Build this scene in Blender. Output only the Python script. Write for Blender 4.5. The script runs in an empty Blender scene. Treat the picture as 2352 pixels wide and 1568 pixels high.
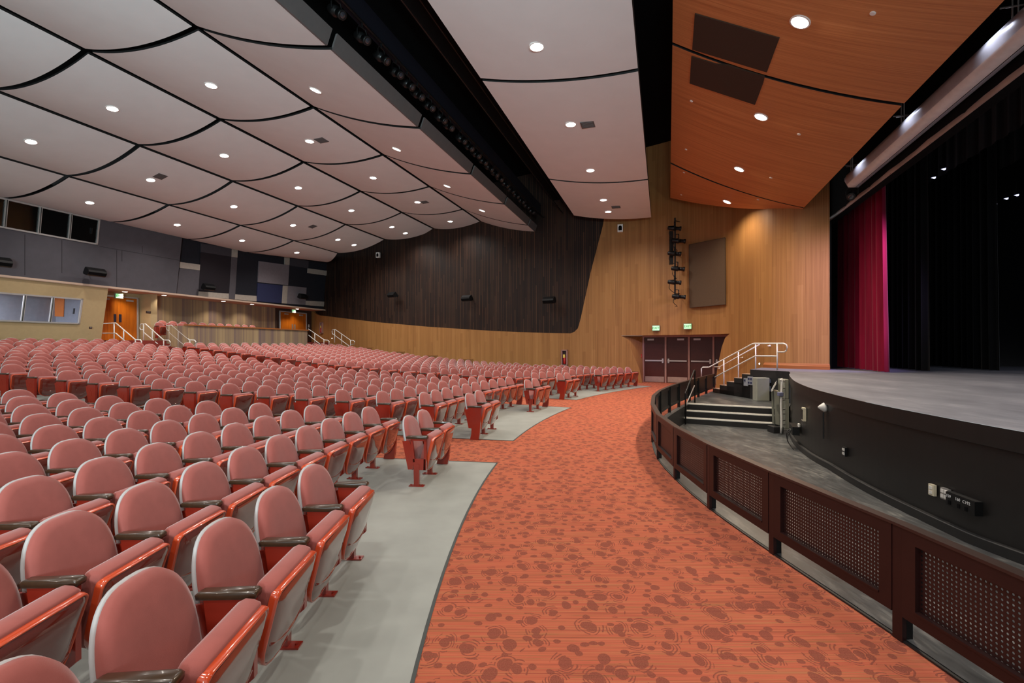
import bpy, math, random
from math import sin, cos, tan, pi, radians, sqrt, atan2, degrees
from mathutils import Vector, Matrix
random.seed(7)
SC = bpy.context.scene
COL = SC.collection

# ------------------------------------------------------------------ camera, world, exposure
FPX, HOR, CAMH = 1111.0, 794.0, 1.68          # focal length in px of a 2352 px wide frame, horizon row, eye height
cam_d = bpy.data.cameras.new('camera'); cam = bpy.data.objects.new('camera', cam_d); COL.objects.link(cam)
cam_d.sensor_width = 36.0; cam_d.lens = 36.0 * FPX / 2352.0
cam_d.shift_y = (HOR - 784.0) / 2352.0
cam_d.clip_start = 0.05; cam_d.clip_end = 200
cam.location = (0, 0, CAMH); cam.rotation_euler = (pi / 2, 0, 0)
SC.camera = cam
w = bpy.data.worlds.new('world'); SC.world = w; w.use_nodes = True
w.node_tree.nodes['Background'].inputs[0].default_value = (0.9, 0.97, 1.0, 1)
w.node_tree.nodes['Background'].inputs[1].default_value = 0.72
SC.view_settings.view_transform = 'Standard'
SC.view_settings.look = 'None'
SC.view_settings.exposure = -0.12
SC.view_settings.gamma = 1.0
SC.view_settings.use_curve_mapping = False
SC.cycles.use_denoising = True
SC.cycles.max_bounces = 6; SC.cycles.diffuse_bounces = 4; SC.cycles.glossy_bounces = 3
SC.cycles.transparent_max_bounces = 8; SC.cycles.transmission_bounces = 3
SC.cycles.sample_clamp_indirect = 6.0
SC.cycles.caustics_reflective = False; SC.cycles.caustics_refractive = False

def lamp(name, kind, loc, energy, color=(1, 1, 1), target=None, size=0.2, angle=120, blend=0.7, parent=None, size_y=None):
    l = bpy.data.lights.new(name, kind); l.energy = energy; l.color = color
    if kind == 'SPOT': l.spot_size = radians(angle); l.spot_blend = blend; l.shadow_soft_size = size
    elif kind == 'AREA':
        l.size = size
        if size_y: l.shape = 'RECTANGLE'; l.size_y = size_y
    else: l.shadow_soft_size = size
    o = bpy.data.objects.new(name, l); COL.objects.link(o); o.location = loc
    if target is not None:
        o.rotation_euler = (Vector(target) - Vector(loc)).to_track_quat('-Z', 'Y').to_euler()
    if parent: o.parent = parent
    return o
SPOT_W = 435.0
WARM = (1.0, 0.95, 0.88)
# unseen fill spots added above and behind the camera, where house lights would continue
for (x, y, z) in ((-1.5, 0.5, 7.4), (-5, 3.5, 8.4), (-2.0, -3.0, 7.6), (-6.5, -1.0, 8.2), (1.8, 1.5, 7.0), (2.6, -2.5, 7.0), (-9, 6.5, 8.2)):
    lamp('house_fill_spot', 'SPOT', (x, y, z), SPOT_W * 1.2, WARM, (x, y, 0), 0.12, 140, 0.8)
# unseen cool fill spots added behind the camera to brighten the ceiling
for (loc, tgt, e, a) in (((-1.0, -5.0, 2.6), (-7, 17, 8.6), 6000, 75), ((3.5, -4.0, 2.6), (1.6, 8.5, 7.3), 2000, 46), ((-3.5, -4.0, 2.4), (-13, 12, 8.2), 3600, 70)):
    lamp('ceiling_fill_spot', 'SPOT', loc, e, (0.7, 0.95, 1.0), tgt, 0.5, a, 0.9)
# cool stage work lights high over the stage
lamp('stage_work_light', 'AREA', (12.5, 6.5, 8.6), 200, (0.78, 0.84, 1.0), (12.5, 7.0, 0), 3.0)
lamp('stage_work_light', 'AREA', (7.6, 3.0, 6.8), 120, (0.8, 0.85, 1.0), (6.2, 6.0, 0), 1.2)
lamp('stage_side_light', 'SPOT', (10.4, 10.0, 5.2), 2400, (0.58, 0.46, 1.0), (9.6, 15.0, 2.6), 0.2, 60, 0.9)

# ------------------------------------------------------------------ helpers
def S(c):                                      # sRGB 0..255 -> linear
    r = []
    for v in c:
        v = v / 255.0
        r.append(v / 12.92 if v <= 0.04045 else ((v + 0.055) / 1.055) ** 2.4)
    return tuple(r) + (1.0,)

def atY(px, py, Y): return Vector(((px - 1176) / FPX * Y, Y, CAMH + (HOR - py) / FPX * Y))
def atZ(px, py, z):
    Y = (CAMH - z) * FPX / (py - HOR); return Vector(((px - 1176) / FPX * Y, Y, z))
TX, TY = 0.2974, 0.9548                        # direction across the hall (parallel to the rear wall and the stage front)
OX, OY = 0.44, 9.8
def hall(d, b, z=0.0): return Vector((OX + TX * d - TY * b, OY + TY * d + TX * b, z))
def onb(px, b):                                # where the sight line of column px meets the vertical plane b = const
    xr = (px - 1176) / FPX
    x0, y0 = OX - TY * b, OY + TX * b
    d = (x0 - xr * y0) / (xr * TY - TX)
    return d, OY + TY * d + TX * b
def onlean(px, py, b0, z0, k):                 # the same for a leaning plane
    b = b0
    for _ in range(30):
        d, Y = onb(px, b); z = CAMH + (HOR - py) / FPX * Y
        b = b0 + k * (z - z0)
    return hall(d, b, z)
def ond(px, d):
    xr = (px - 1176) / FPX
    x0, y0 = OX + TX * d, OY + TY * d
    b = (x0 - xr * y0) / (xr * TX + TY)
    return b, OY + TY * d + TX * b
def dpt(px, py, d):
    b, Y = ond(px, d); return hall(d, b, CAMH + (HOR - py) / FPX * Y)
def interp(x, xs, ys):
    if x <= xs[0]: return ys[0]
    for i in range(1, len(xs)):
        if x <= xs[i]:
            t = (x - xs[i - 1]) / (xs[i] - xs[i - 1]); return ys[i - 1] + t * (ys[i] - ys[i - 1])
    return ys[-1]
def catmull(pts, n=6):
    out = []; P = [Vector(p) for p in pts]
    for i in range(len(P) - 1):
        p0 = P[i - 1] if i > 0 else 2 * P[0] - P[1]; p1, p2 = P[i], P[i + 1]
        p3 = P[i + 2] if i + 2 < len(P) else 2 * P[-1] - P[-2]
        for k in range(n):
            t = k / n
            out.append(0.5 * ((2 * p1) + (p2 - p0) * t + (2 * p0 - 5 * p1 + 4 * p2 - p3) * t * t + (3 * p1 - p0 - 3 * p2 + p3) * t ** 3))
    out.append(P[-1]); return out

def text_mesh(cu, name):
    t = bpy.data.objects.new('text_source', cu); COL.objects.link(t)
    me = bpy.data.meshes.new_from_object(t.evaluated_get(bpy.context.evaluated_depsgraph_get())); me.name = name
    bpy.data.objects.remove(t); bpy.data.curves.remove(cu)
    o = bpy.data.objects.new(name, me); COL.objects.link(o); return o
class MB:
    def __init__(s): s.v = []; s.f = []; s.m = []; s.uv = {}
    def add(s, vs, fs, mi=0, M=None):
        o = len(s.v)
        for v in vs:
            v = Vector(v); s.v.append(tuple(M @ v) if M is not None else tuple(v))
        for f in fs: s.f.append(tuple(i + o for i in f)); s.m.append(mi)
        return s
    def box(s, lo, hi, mi=0, M=None):
        x0, y0, z0 = lo; x1, y1, z1 = hi
        return s.add([(x0, y0, z0), (x1, y0, z0), (x1, y1, z0), (x0, y1, z0), (x0, y0, z1), (x1, y0, z1), (x1, y1, z1), (x0, y1, z1)],
                     [(0, 3, 2, 1), (4, 5, 6, 7), (0, 1, 5, 4), (1, 2, 6, 5), (2, 3, 7, 6), (3, 0, 4, 7)], mi, M)
    def rbox(s, lo, hi, r=0.01, mi=0, M=None):  # box with chamfered edges
        vs = []; x = (lo[0], hi[0]); y = (lo[1], hi[1]); z = (lo[2], hi[2])
        import itertools
        idx = {}
        for a, b, c in itertools.product((0, 1), repeat=3):
            sx, sy, sz = (1, -1)[a], (1, -1)[b], (1, -1)[c]
            for ax in range(3):
                p = [x[a] + sx * r, y[b] + sy * r, z[c] + sz * r]
                p[ax] = (x[a], y[b], z[c])[ax]
                idx[(a, b, c, ax)] = len(vs); vs.append(p)
        fs = []
        for ax in range(3):
            for e in (0, 1):
                o = [i for i in range(3) if i != ax]; q = []
                for (u, v_) in ((0, 0), (1, 0), (1, 1), (0, 1)):
                    k = [0, 0, 0]; k[ax] = e; k[o[0]] = u; k[o[1]] = v_; q.append(idx[(*k, ax)])
                fs.append(q)
            o = [i for i in range(3) if i != ax]
            for (u, v_) in ((0, 0), (1, 0), (1, 1), (0, 1)):
                k0 = [0, 0, 0]; k1 = [0, 0, 0]
                for k in (k0, k1): k[o[0]] = u; k[o[1]] = v_
                k0[ax] = 0; k1[ax] = 1
                fs.append([idx[(*k0, o[0])], idx[(*k1, o[0])], idx[(*k1, o[1])], idx[(*k0, o[1])]])
        for a, b, c in itertools.product((0, 1), repeat=3): fs.append([idx[(a, b, c, q)] for q in range(3)])
        return s.add(vs, fs, mi, M)
    def tube(s, pts, r, n=8, mi=0, closed=False, M=None):
        P = [Vector(p) for p in pts]; rings = []
        for i, p in enumerate(P):
            if closed: t = P[(i + 1) % len(P)] - P[i - 1]
            else: t = P[min(i + 1, len(P) - 1)] - P[max(i - 1, 0)]
            t.normalize()
            a = Vector((0, 0, 1)) if abs(t.z) < 0.9 else Vector((1, 0, 0))
            u = t.cross(a).normalized(); v = t.cross(u)
            rings.append([p + (u * cos(2 * pi * k / n) + v * sin(2 * pi * k / n)) * r for k in range(n)])
        vs = [v for rg in rings for v in rg]; fs = []
        L = len(P)
        for i in range(L if closed else L - 1):
            for k in range(n):
                a, b = i * n, ((i + 1) % L) * n
                fs.append((a + k, a + (k + 1) % n, b + (k + 1) % n, b + k))
        if not closed: fs.append(tuple(range(n - 1, -1, -1))); fs.append(tuple((L - 1) * n + k for k in range(n)))
        return s.add(vs, fs, mi, M)
    def lathe(s, prof, c, ax, n=16, mi=0):      # prof: (distance along ax, radius)
        ax = Vector(ax).normalized(); a = Vector((0, 0, 1)) if abs(ax.z) < 0.9 else Vector((1, 0, 0))
        u = ax.cross(a).normalized(); v = ax.cross(u); c = Vector(c); vs = []; fs = []
        for (h, r) in prof:
            for k in range(n): vs.append(c + ax * h + (u * cos(2 * pi * k / n) + v * sin(2 * pi * k / n)) * r)
        for i in range(len(prof) - 1):
            for k in range(n): fs.append((i * n + k, i * n + (k + 1) % n, (i + 1) * n + (k + 1) % n, (i + 1) * n + k))
        fs.append(tuple(range(n - 1, -1, -1))); fs.append(tuple((len(prof) - 1) * n + k for k in range(n)))
        return s.add(vs, fs, mi)
    def prism(s, poly, off, mi=0, M=None):      # 3-d polygon extruded by the vector off
        P = [Vector(p) for p in poly]; off = Vector(off); n = len(P)
        vs = P + [p + off for p in P]
        fs = [tuple(range(n - 1, -1, -1)), tuple(range(n, 2 * n))] + [(i, (i + 1) % n, n + (i + 1) % n, n + i) for i in range(n)]
        return s.add(vs, fs, mi, M)
    def grid(s, rows, mi=0, uvrows=None, flip=False):
        o = len(s.v); nr, nc = len(rows), len(rows[0])
        for i, r in enumerate(rows):
            for j, p in enumerate(r):
                if uvrows: s.uv[len(s.v)] = uvrows[i][j]
                s.v.append(tuple(p))
        for i in range(nr - 1):
            for j in range(nc - 1):
                a = o + i * nc + j; q = (a, a + 1, a + nc + 1, a + nc)
                s.f.append(q[::-1] if flip else q); s.m.append(mi)
        return s
    def mesh(s, name, mats, smooth=False):
        me = bpy.data.meshes.new(name); me.from_pydata(s.v, [], s.f)
        for m in (mats if isinstance(mats, (list, tuple)) else [mats]): me.materials.append(m)
        me.polygons.foreach_set('material_index', s.m)
        if smooth: me.polygons.foreach_set('use_smooth', [True] * len(s.f))
        if s.uv:
            ul = me.uv_layers.new(name='UVMap')
            for l in me.loops: ul.data[l.index].uv = s.uv.get(l.vertex_index, (0, 0))
        me.update(); return me
    def build(s, name, mats, parent=None, smooth=False):
        o = bpy.data.objects.new(name, s.mesh(name, mats, smooth)); COL.objects.link(o)
        if parent is not None: o.parent = parent; o.matrix_parent_inverse = parent.matrix_world.inverted() if PINV else Matrix()
        return o
PINV = False
def tag(o, label, cat, group=None, kind=None):
    o['label'] = label
    if cat: o['category'] = cat
    if group: o['group'] = group
    if kind: o['kind'] = kind
    return o
def thing(name, label, cat, loc=(0, 0, 0), rz=0.0, group=None):
    o = bpy.data.objects.new(name, None); COL.objects.link(o); o.empty_display_size = 0.2
    o.location = loc; o.rotation_euler = (0, 0, rz); tag(o, label, cat, group); return o
def wpart(mb, name, mats, root, smooth=False):   # a mesh given in world coordinates, made a child of a root that sits at some place
    o = mb.build(name, mats, None, smooth); o.parent = root
    R = Matrix.Translation(root.location) @ root.rotation_euler.to_matrix().to_4x4()
    o.matrix_parent_inverse = R.inverted(); return o
def sub(mb, name, mats, part, smooth=False):     # sub-part of a world-space part
    o = mb.build(name, mats, None, smooth); o.parent = part
    o.matrix_parent_inverse = part.matrix_parent_inverse.copy() if False else (part['_w'] if False else Matrix())
    r = part.parent
    if r is not None:
        R = Matrix.Translation(r.location) @ r.rotation_euler.to_matrix().to_4x4()
        o.matrix_parent_inverse = (R @ part.matrix_parent_inverse @ part.matrix_basis).inverted()
    else: o.matrix_parent_inverse = part.matrix_basis.inverted()
    return o
ORD = ['', 'first', 'second', 'third', 'fourth', 'fifth', 'sixth', 'seventh', 'eighth', 'ninth', 'tenth', 'eleventh', 'twelfth', 'thirteenth',
       'fourteenth', 'fifteenth', 'sixteenth', 'seventeenth', 'eighteenth', 'nineteenth', 'twentieth', 'twenty-first', 'twenty-second', 'twenty-third',
       'twenty-fourth', 'twenty-fifth', 'twenty-sixth', 'twenty-seventh', 'twenty-eighth', 'twenty-ninth', 'thirtieth']

# ------------------------------------------------------------------ materials
class NT:
    def __init__(s, m): s.t = m.node_tree; s.n = s.t.nodes; s.b = s.n['Principled BSDF']
    def new(s, typ, **kw):
        n = s.n.new(typ)
        for k, v in kw.items():
            if k == 'ins':
                for a, b in v.items(): n.inputs[a].default_value = b
            else: setattr(n, k, v)
        return n
    def link(s, a, b): s.t.links.new(a, b)
    def math(s, op, a, b=None, c=None):
        n = s.n.new('ShaderNodeMath'); n.operation = op
        for i, x in enumerate((a, b, c)):
            if x is None: continue
            if hasattr(x, 'type') and hasattr(x, 'links'): s.link(x, n.inputs[i])
            else: n.inputs[i].default_value = x
        return n.outputs[0]
    def mix(s, fac, a, b, blend='MIX'):
        n = s.n.new('ShaderNodeMix'); n.data_type = 'RGBA'; n.blend_type = blend
        for i, x in ((0, fac), (6, a), (7, b)):
            if hasattr(x, 'links'): s.link(x, n.inputs[i])
            else: n.inputs[i].default_value = x
        return n.outputs[2]
    def vec(s, src, scale=(1, 1, 1), rot=(0, 0, 0)):
        m = s.n.new('ShaderNodeMapping'); m.inputs['Scale'].default_value = scale; m.inputs['Rotation'].default_value = rot
        s.link(src, m.inputs['Vector']); return m.outputs[0]
    def coord(s, which='Object'):
        return s.n.new('ShaderNodeTexCoord').outputs[which]
    def noise(s, vec, scale=5, detail=3, rough=0.5):
        n = s.n.new('ShaderNodeTexNoise'); n.inputs['Scale'].default_value = scale; n.inputs['Detail'].default_value = detail; n.inputs['Roughness'].default_value = rough
        s.link(vec, n.inputs['Vector']); return n.outputs[0]
    def ramp(s, fac, stops):
        n = s.n.new('ShaderNodeValToRGB'); e = n.color_ramp.elements
        while len(e) < len(stops): e.new(0.5)
        for i, (p, c) in enumerate(stops): e[i].position = p; e[i].color = c if len(c) == 4 else tuple(c) + (1,)
        s.link(fac, n.inputs[0]); return n.outputs[0]
    def bump(s, h, strength=0.3, dist=0.01):
        n = s.n.new('ShaderNodeBump'); n.inputs['Strength'].default_value = strength; n.inputs['Distance'].default_value = dist
        s.link(h, n.inputs['Height']); s.link(n.outputs[0], s.b.inputs['Normal'])
def mat(name, col, rough=0.6, metal=0.0, var=0.06, vscale=8.0, spec=0.5, coat=0.0, bump=0.0, bscale=60, sheen=0.0):
    m = bpy.data.materials.new(name); m.use_nodes = True; t = NT(m); b = t.b
    b.inputs['Roughness'].default_value = rough; b.inputs['Metallic'].default_value = metal
    b.inputs['Specular IOR Level'].default_value = spec
    if coat: b.inputs['Coat Weight'].default_value = coat; b.inputs['Coat Roughness'].default_value = 0.06
    if sheen: b.inputs['Sheen Weight'].default_value = sheen; b.inputs['Sheen Roughness'].default_value = 0.4
    co = t.coord()
    c = S(col) if max(col) > 1 else tuple(col) + (1,)
    n = t.noise(co, vscale, 3)
    hi = tuple(min(1, x * (1 + var)) for x in c[:3]) + (1,); lo = tuple(x * (1 - var) for x in c[:3]) + (1,)
    t.link(t.ramp(n, [(0.3, lo), (0.7, hi)]), b.inputs['Base Color'])
    if bump: t.bump(t.noise(co, bscale, 2), bump, 0.005)
    return m
def emis(name, col, strength):
    m = bpy.data.materials.new(name); m.use_nodes = True; t = NT(m)
    t.b.inputs['Base Color'].default_value = (0.8, 0.8, 0.8, 1)
    t.b.inputs['Emission Color'].default_value = S(col); t.b.inputs['Emission Strength'].default_value = strength
    return m

M_fabric = mat('pink_fabric', (157, 86, 79), 0.85, var=0.05, vscale=14, spec=0.15, sheen=0.35, bump=0.15, bscale=420)
M_shell = mat('pale_grey_plastic', (176, 172, 172), 0.4, var=0.03)
M_red = mat('glossy_red_paint', (140, 38, 24), 0.2, var=0.05, spec=0.6, coat=0.5)
M_rim = mat('orange_red_gloss', (198, 74, 40), 0.18, var=0.04, spec=0.6, coat=0.6)
M_pan = mat('glossy_dark_red_plastic', (104, 36, 26), 0.1, var=0.04, spec=1.0, coat=1.0)
M_arm = mat('dark_brown_armrest', (60, 42, 28), 0.28, var=0.15, vscale=30, coat=0.3)
M_black = mat('black_paint', (26, 25, 25), 0.55, var=0.2)
M_blackmetal = mat('black_metal', (20, 20, 21), 0.4, var=0.15, metal=0.3)
M_dark = mat('matte_black', (14, 13, 14), 0.9, var=0.2, spec=0.1)
M_white = mat('white_panel', (218, 217, 218), 0.6, var=0.02, vscale=2, spec=0.3)
M_fascia = mat('grey_fascia', (92, 88, 88), 0.6, var=0.05)
M_conc = mat('grey_sealed_floor', (150, 152, 146), 0.5, var=0.08, vscale=3.0, spec=0.4)
M_edge = mat('dark_rubber_edge', (58, 62, 60), 0.6)
M_beige = mat('beige_paint', (182, 156, 116), 0.8, var=0.03)
M_greywall = mat('grey_acoustic_fabric', (80, 76, 82), 0.9, var=0.06, vscale=3)
M_navywall = mat('dark_navy_fabric', (24, 24, 34), 0.95, var=0.15)
M_pipe = mat('white_pipe', (226, 222, 216), 0.35, var=0.02)
M_steel = mat('steel_frame', (170, 166, 164), 0.35, metal=0.6, var=0.05)
M_aluminium = mat('aluminium_frame', (190, 186, 184), 0.4, metal=0.3, var=0.04)
M_lamp = emis('lamp_lens', (255, 250, 240), 14.0)
M_trimring = mat('white_trim_ring', (235, 230, 226), 0.4)
M_greylift = mat('grey_lift_enamel', (150, 150, 138), 0.45, var=0.04)
M_fencered = mat('dark_red_fence_paint', (38, 16, 15), 0.45, var=0.1, spec=0.4)
M_kick = mat('brushed_kick_plate', (196, 176, 164), 0.35, metal=0.7, var=0.08)
M_doorred = mat('dark_maroon_door', (70, 26, 18), 0.45, var=0.1)
M_doorframe = mat('rosy_door_frame', (168, 128, 118), 0.45, metal=0.2, var=0.05)
M_grille = mat('dark_brown_grille_cloth', (88, 68, 50), 0.9, var=0.08, vscale=40)
M_grilledark = mat('dark_ceiling_grille', (60, 38, 24), 0.9, var=0.08, vscale=40)
M_stepred = mat('red_carpet_step', (130, 44, 34), 0.9, var=0.1)
M_pinksoffit = mat('pale_pink_soffit', (200, 170, 150), 0.7, var=0.02)
M_brass = mat('brass', (200, 160, 70), 0.3, metal=0.9)

def stripes_wood(name, c1, c2, c3, fine=70.0, board=0.14, groove=0.35, rough=0.5, vert=0.6, uvname='UV', bw=0.1):
    m = bpy.data.materials.new(name); m.use_nodes = True; t = NT(m); t.b.inputs['Roughness'].default_value = rough
    t.b.inputs['Specular IOR Level'].default_value = 0.35
    uv = t.coord(uvname)
    n1 = t.noise(t.vec(uv, (fine, vert, 1)), 1.0, 4, 0.65)
    n3 = t.noise(t.vec(uv, (fine * 0.2, vert * 0.6, 1)), 1.0, 2)
    sep = t.new('ShaderNodeSeparateXYZ'); t.link(uv, sep.inputs[0])
    wn = t.new('ShaderNodeTexWhiteNoise', noise_dimensions='2D')
    fl = t.math('FLOOR', t.math('DIVIDE', sep.outputs[0], board)); fy = t.math('FLOOR', t.math('DIVIDE', t.math('ADD', sep.outputs[1], t.math('MULTIPLY', fl, 1.7)), 2.6))
    cmb = t.new('ShaderNodeCombineXYZ'); t.link(fl, cmb.inputs[0]); t.link(fy, cmb.inputs[1]); t.link(cmb.outputs[0], wn.inputs['Vector'])
    v = t.math('ADD', t.math('MULTIPLY', n1, 0.62), t.math('ADD', t.math('MULTIPLY', wn.outputs[0], bw), t.math('MULTIPLY', n3, 0.32 - bw)))
    c = t.ramp(v, [(0.3, c1), (0.52, c2), (0.74, c3)])
    g = t.math('LESS_THAN', t.math('FRACT', t.math('DIVIDE', sep.outputs[0], board * 0.25)), 0.16)
    c = t.mix(t.math('MULTIPLY', g, groove), c, tuple(x * 0.45 for x in c1[:3]) + (1,))
    t.link(c, t.b.inputs['Base Color']); t.bump(n1, 0.08, 0.004)
    return m
M_wood = stripes_wood('honey_wood_slats', S((132, 88, 48)), S((166, 118, 68)), S((192, 146, 92)), 90, 0.16, 0.35, vert=0.35)
M_woodceil = stripes_wood('red_brown_wood_veneer', S((172, 102, 60)), S((204, 134, 84)), S((222, 160, 110)), 42, 0.5, 0.0, 0.5, 0.45, bw=0.02)
M_woodtrim = stripes_wood('wood_base_trim', S((120, 66, 30)), S((158, 94, 48)), S((176, 112, 62)), 40, 0.5, 0.0)

def dark_slats():
    m = bpy.data.materials.new('dark_brown_slats'); m.use_nodes = True; t = NT(m); t.b.inputs['Roughness'].default_value = 0.65
    t.b.inputs['Specular IOR Level'].default_value = 0.3
    uv = t.coord('UV'); sep = t.new('ShaderNodeSeparateXYZ'); t.link(uv, sep.inputs[0])
    u = t.math('DIVIDE', sep.outputs[0], 0.11)
    gap = t.math('GREATER_THAN', t.math('FRACT', u), 0.62)
    wn = t.new('ShaderNodeTexWhiteNoise', noise_dimensions='2D')
    fl = t.math('FLOOR', u); fy = t.math('FLOOR', t.math('DIVIDE', t.math('ADD', sep.outputs[1], t.math('MULTIPLY', fl, 0.9)), 2.0))
    cmb = t.new('ShaderNodeCombineXYZ'); t.link(fl, cmb.inputs[0]); t.link(fy, cmb.inputs[1]); t.link(cmb.outputs[0], wn.inputs['Vector'])
    big = t.noise(t.vec(uv, (0.5, 0.9, 1)), 1.0, 3)
    v = t.math('ADD', t.math('MULTIPLY', wn.outputs[0], 0.65), t.math('MULTIPLY', big, 0.45))
    c = t.ramp(v, [(0.15, S((29, 17, 12))), (0.5, S((47, 29, 20))), (0.95, S((70, 47, 33)))])
    c = t.mix(gap, c, S((22, 15, 13)))
    t.link(c, t.b.inputs['Base Color'])
    t.bump(t.math('SUBTRACT', 1.0, gap), 0.6, 0.02)
    return m
M_darkslat = dark_slats()

def stripe_wall():
    m = bpy.data.materials.new('striped_fabric_wall'); m.use_nodes = True; t = NT(m); t.b.inputs['Roughness'].default_value = 0.85
    uv = t.coord('UV'); sep = t.new('ShaderNodeSeparateXYZ'); t.link(uv, sep.inputs[0])
    def layer(wd, off):
        wn = t.new('ShaderNodeTexWhiteNoise', noise_dimensions='1D'); t.link(t.math('FLOOR', t.math('DIVIDE', t.math('ADD', sep.outputs[0], off), wd)), wn.inputs['W']); return wn.outputs[0]
    v = t.math('ADD', t.math('MULTIPLY', layer(0.33, 0.0), 0.65), t.math('MULTIPLY', layer(0.09, 0.4), 0.35))
    c = t.ramp(v, [(0.12, S((122, 100, 96))), (0.4, S((146, 122, 98))), (0.62, S((164, 138, 104))), (0.9, S((178, 152, 116)))])
    t.link(c, t.b.inputs['Base Color']); return m
M_stripe = stripe_wall()

def carpet():
    m = bpy.data.materials.new('orange_red_patterned_carpet'); m.use_nodes = True; t = NT(m); t.b.inputs['Roughness'].default_value = 0.95
    t.b.inputs['Specular IOR Level'].default_value = 0.1
    co = t.coord('Object')
    # fine coloured yarn lines running across the walk
    n1 = t.noise(t.vec(co, (1.0, 105, 1)), 1.0, 3, 0.6)
    n2 = t.noise(t.vec(co, (1.6, 170, 1), (0, 0, 0.02)), 1.0, 2, 0.6)
    base = t.ramp(n1, [(0.34, S((144, 76, 59))), (0.46, S((176, 90, 68))), (0.57, S((186, 102, 75))), (0.68, S((158, 108, 75)))])
    base = t.mix(t.math('MULTIPLY', t.math('GREATER_THAN', n2, 0.58), 0.6), base, S((132, 96, 62)))
    nz = t.new('ShaderNodeTexNoise'); nz.inputs['Scale'].default_value = 4.5; nz.inputs['Detail'].default_value = 1; t.link(co, nz.inputs['Vector'])
    mixv = t.new('ShaderNodeVectorMath', operation='MULTIPLY_ADD'); t.link(nz.outputs['Color'], mixv.inputs[0]); mixv.inputs[1].default_value = (0.07, 0.07, 0); t.link(co, mixv.inputs[2])
    wv = mixv.outputs[0]
    def vor(scale, rnd, ang):
        v = t.new('ShaderNodeTexVoronoi', voronoi_dimensions='2D'); v.inputs['Scale'].default_value = 1.0; v.inputs['Randomness'].default_value = rnd
        t.link(t.vec(wv, scale, (0, 0, ang)), v.inputs['Vector']); return v
    v1 = vor((6.2, 5.0, 1), 0.8, 0.5)
    sepc = t.new('ShaderNodeSeparateColor'); t.link(v1.outputs['Color'], sepc.inputs[0])
    wob = t.noise(co, 9.0, 2)
    size = t.math('ADD', 0.135, t.math('ADD', t.math('MULTIPLY', sepc.outputs[0], 0.13), t.math('MULTIPLY', t.math('SUBTRACT', wob, 0.5), 0.16)))
    oval = t.math('LESS_THAN', v1.outputs['Distance'], size)
    sepx = t.new('ShaderNodeSeparateXYZ'); t.link(co, sepx.inputs[0])
    ringz = t.math('FRACT', t.math('MULTIPLY', t.math('ADD', v1.outputs['Distance'], t.math('MULTIPLY', wob, 0.22)), 9.0))
    ring = t.math('MULTIPLY', t.math('LESS_THAN', ringz, 0.42), t.math('GREATER_THAN', sepc.outputs[1], 0.12))
    ring = t.math('MULTIPLY', ring, t.math('GREATER_THAN', t.noise(co, 11, 1), 0.49))
    ring = t.math('MULTIPLY', ring, t.math('LESS_THAN', v1.outputs['Distance'], t.math('ADD', size, 0.26)))
    v2 = vor((7.6, 8.0, 1), 0.9, -0.3); spot = t.math('LESS_THAN', v2.outputs['Distance'], t.math('ADD', 0.1, t.math('MULTIPLY', wob, 0.16)))
    mask = t.math('MINIMUM', t.math('ADD', oval, t.math('ADD', t.math('MULTIPLY', ring, 0.7), t.math('MULTIPLY', spot, 0.7))), 1.0)
    fz = t.noise(t.vec(co, (60, 140, 1)), 1.0, 3, 0.7)
    edge = t.math('GREATER_THAN', t.math('ADD', mask, t.math('MULTIPLY', t.math('SUBTRACT', fz, 0.5), 0.6)), 0.55)
    dk = t.ramp(t.noise(co, 160, 2), [(0.35, S((112, 60, 50))), (0.65, S((136, 76, 62)))])
    c = t.mix(t.math('MULTIPLY', edge, 0.8), base, dk)
    t.link(c, t.b.inputs['Base Color']); t.bump(t.noise(co, 300, 2), 0.25, 0.004)
    return m
M_carpet = carpet()

def worn(name, c1, c2, c3, rough, scale, spec=0.5):
    m = bpy.data.materials.new(name); m.use_nodes = True; t = NT(m); t.b.inputs['Specular IOR Level'].default_value = spec
    co = t.coord('Object'); rot = (0, 0, radians(-17))
    n = t.noise(t.vec(co, (scale, scale * 0.35, 1), rot), 1.0, 6, 0.68)
    f = t.noise(t.vec(co, (scale * 9, scale * 2.2, 1), rot), 1.0, 4, 0.7)
    v = t.math('ADD', t.math('MULTIPLY', n, 0.6), t.math('MULTIPLY', f, 0.4))
    t.link(t.ramp(v, [(0.36, c1), (0.52, c2), (0.66, c3)]), t.b.inputs['Base Color'])
    t.link(t.math('ADD', rough - 0.1, t.math('MULTIPLY', f, 0.25)), t.b.inputs['Roughness']); t.bump(f, 0.06, 0.004)
    return m
M_stage = worn('worn_grey_stage_paint', S((96, 96, 104)), S((118, 118, 126)), S((144, 142, 148)), 0.55, 0.9)
M_pit = worn('scuffed_black_floor_paint', S((52, 53, 54)), S((78, 79, 80)), S((128, 126, 122)), 0.3, 2.6, 0.8)

def perforated(name, col):
    m = bpy.data.materials.new(name); m.use_nodes = True; t = NT(m); t.b.inputs['Roughness'].default_value = 0.45
    uv = t.coord('UV'); sep = t.new('ShaderNodeSeparateXYZ'); t.link(uv, sep.inputs[0])
    P = 0.024
    fx = t.math('SUBTRACT', t.math('FRACT', t.math('DIVIDE', sep.outputs[0], P)), 0.5); fy = t.math('SUBTRACT', t.math('FRACT', t.math('DIVIDE', sep.outputs[1], P)), 0.5)
    d2 = t.math('ADD', t.math('MULTIPLY', fx, fx), t.math('MULTIPLY', fy, fy))
    hole = t.math('LESS_THAN', d2, 0.24 ** 2)
    t.b.inputs['Base Color'].default_value = S(col)
    t.link(t.math('SUBTRACT', 1.0, hole), t.b.inputs['Alpha']); return m
M_perfred = perforated('perforated_red_sheet', (40, 17, 16))
M_perfblack = perforated('perforated_black_sheet', (24, 24, 25))

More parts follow.
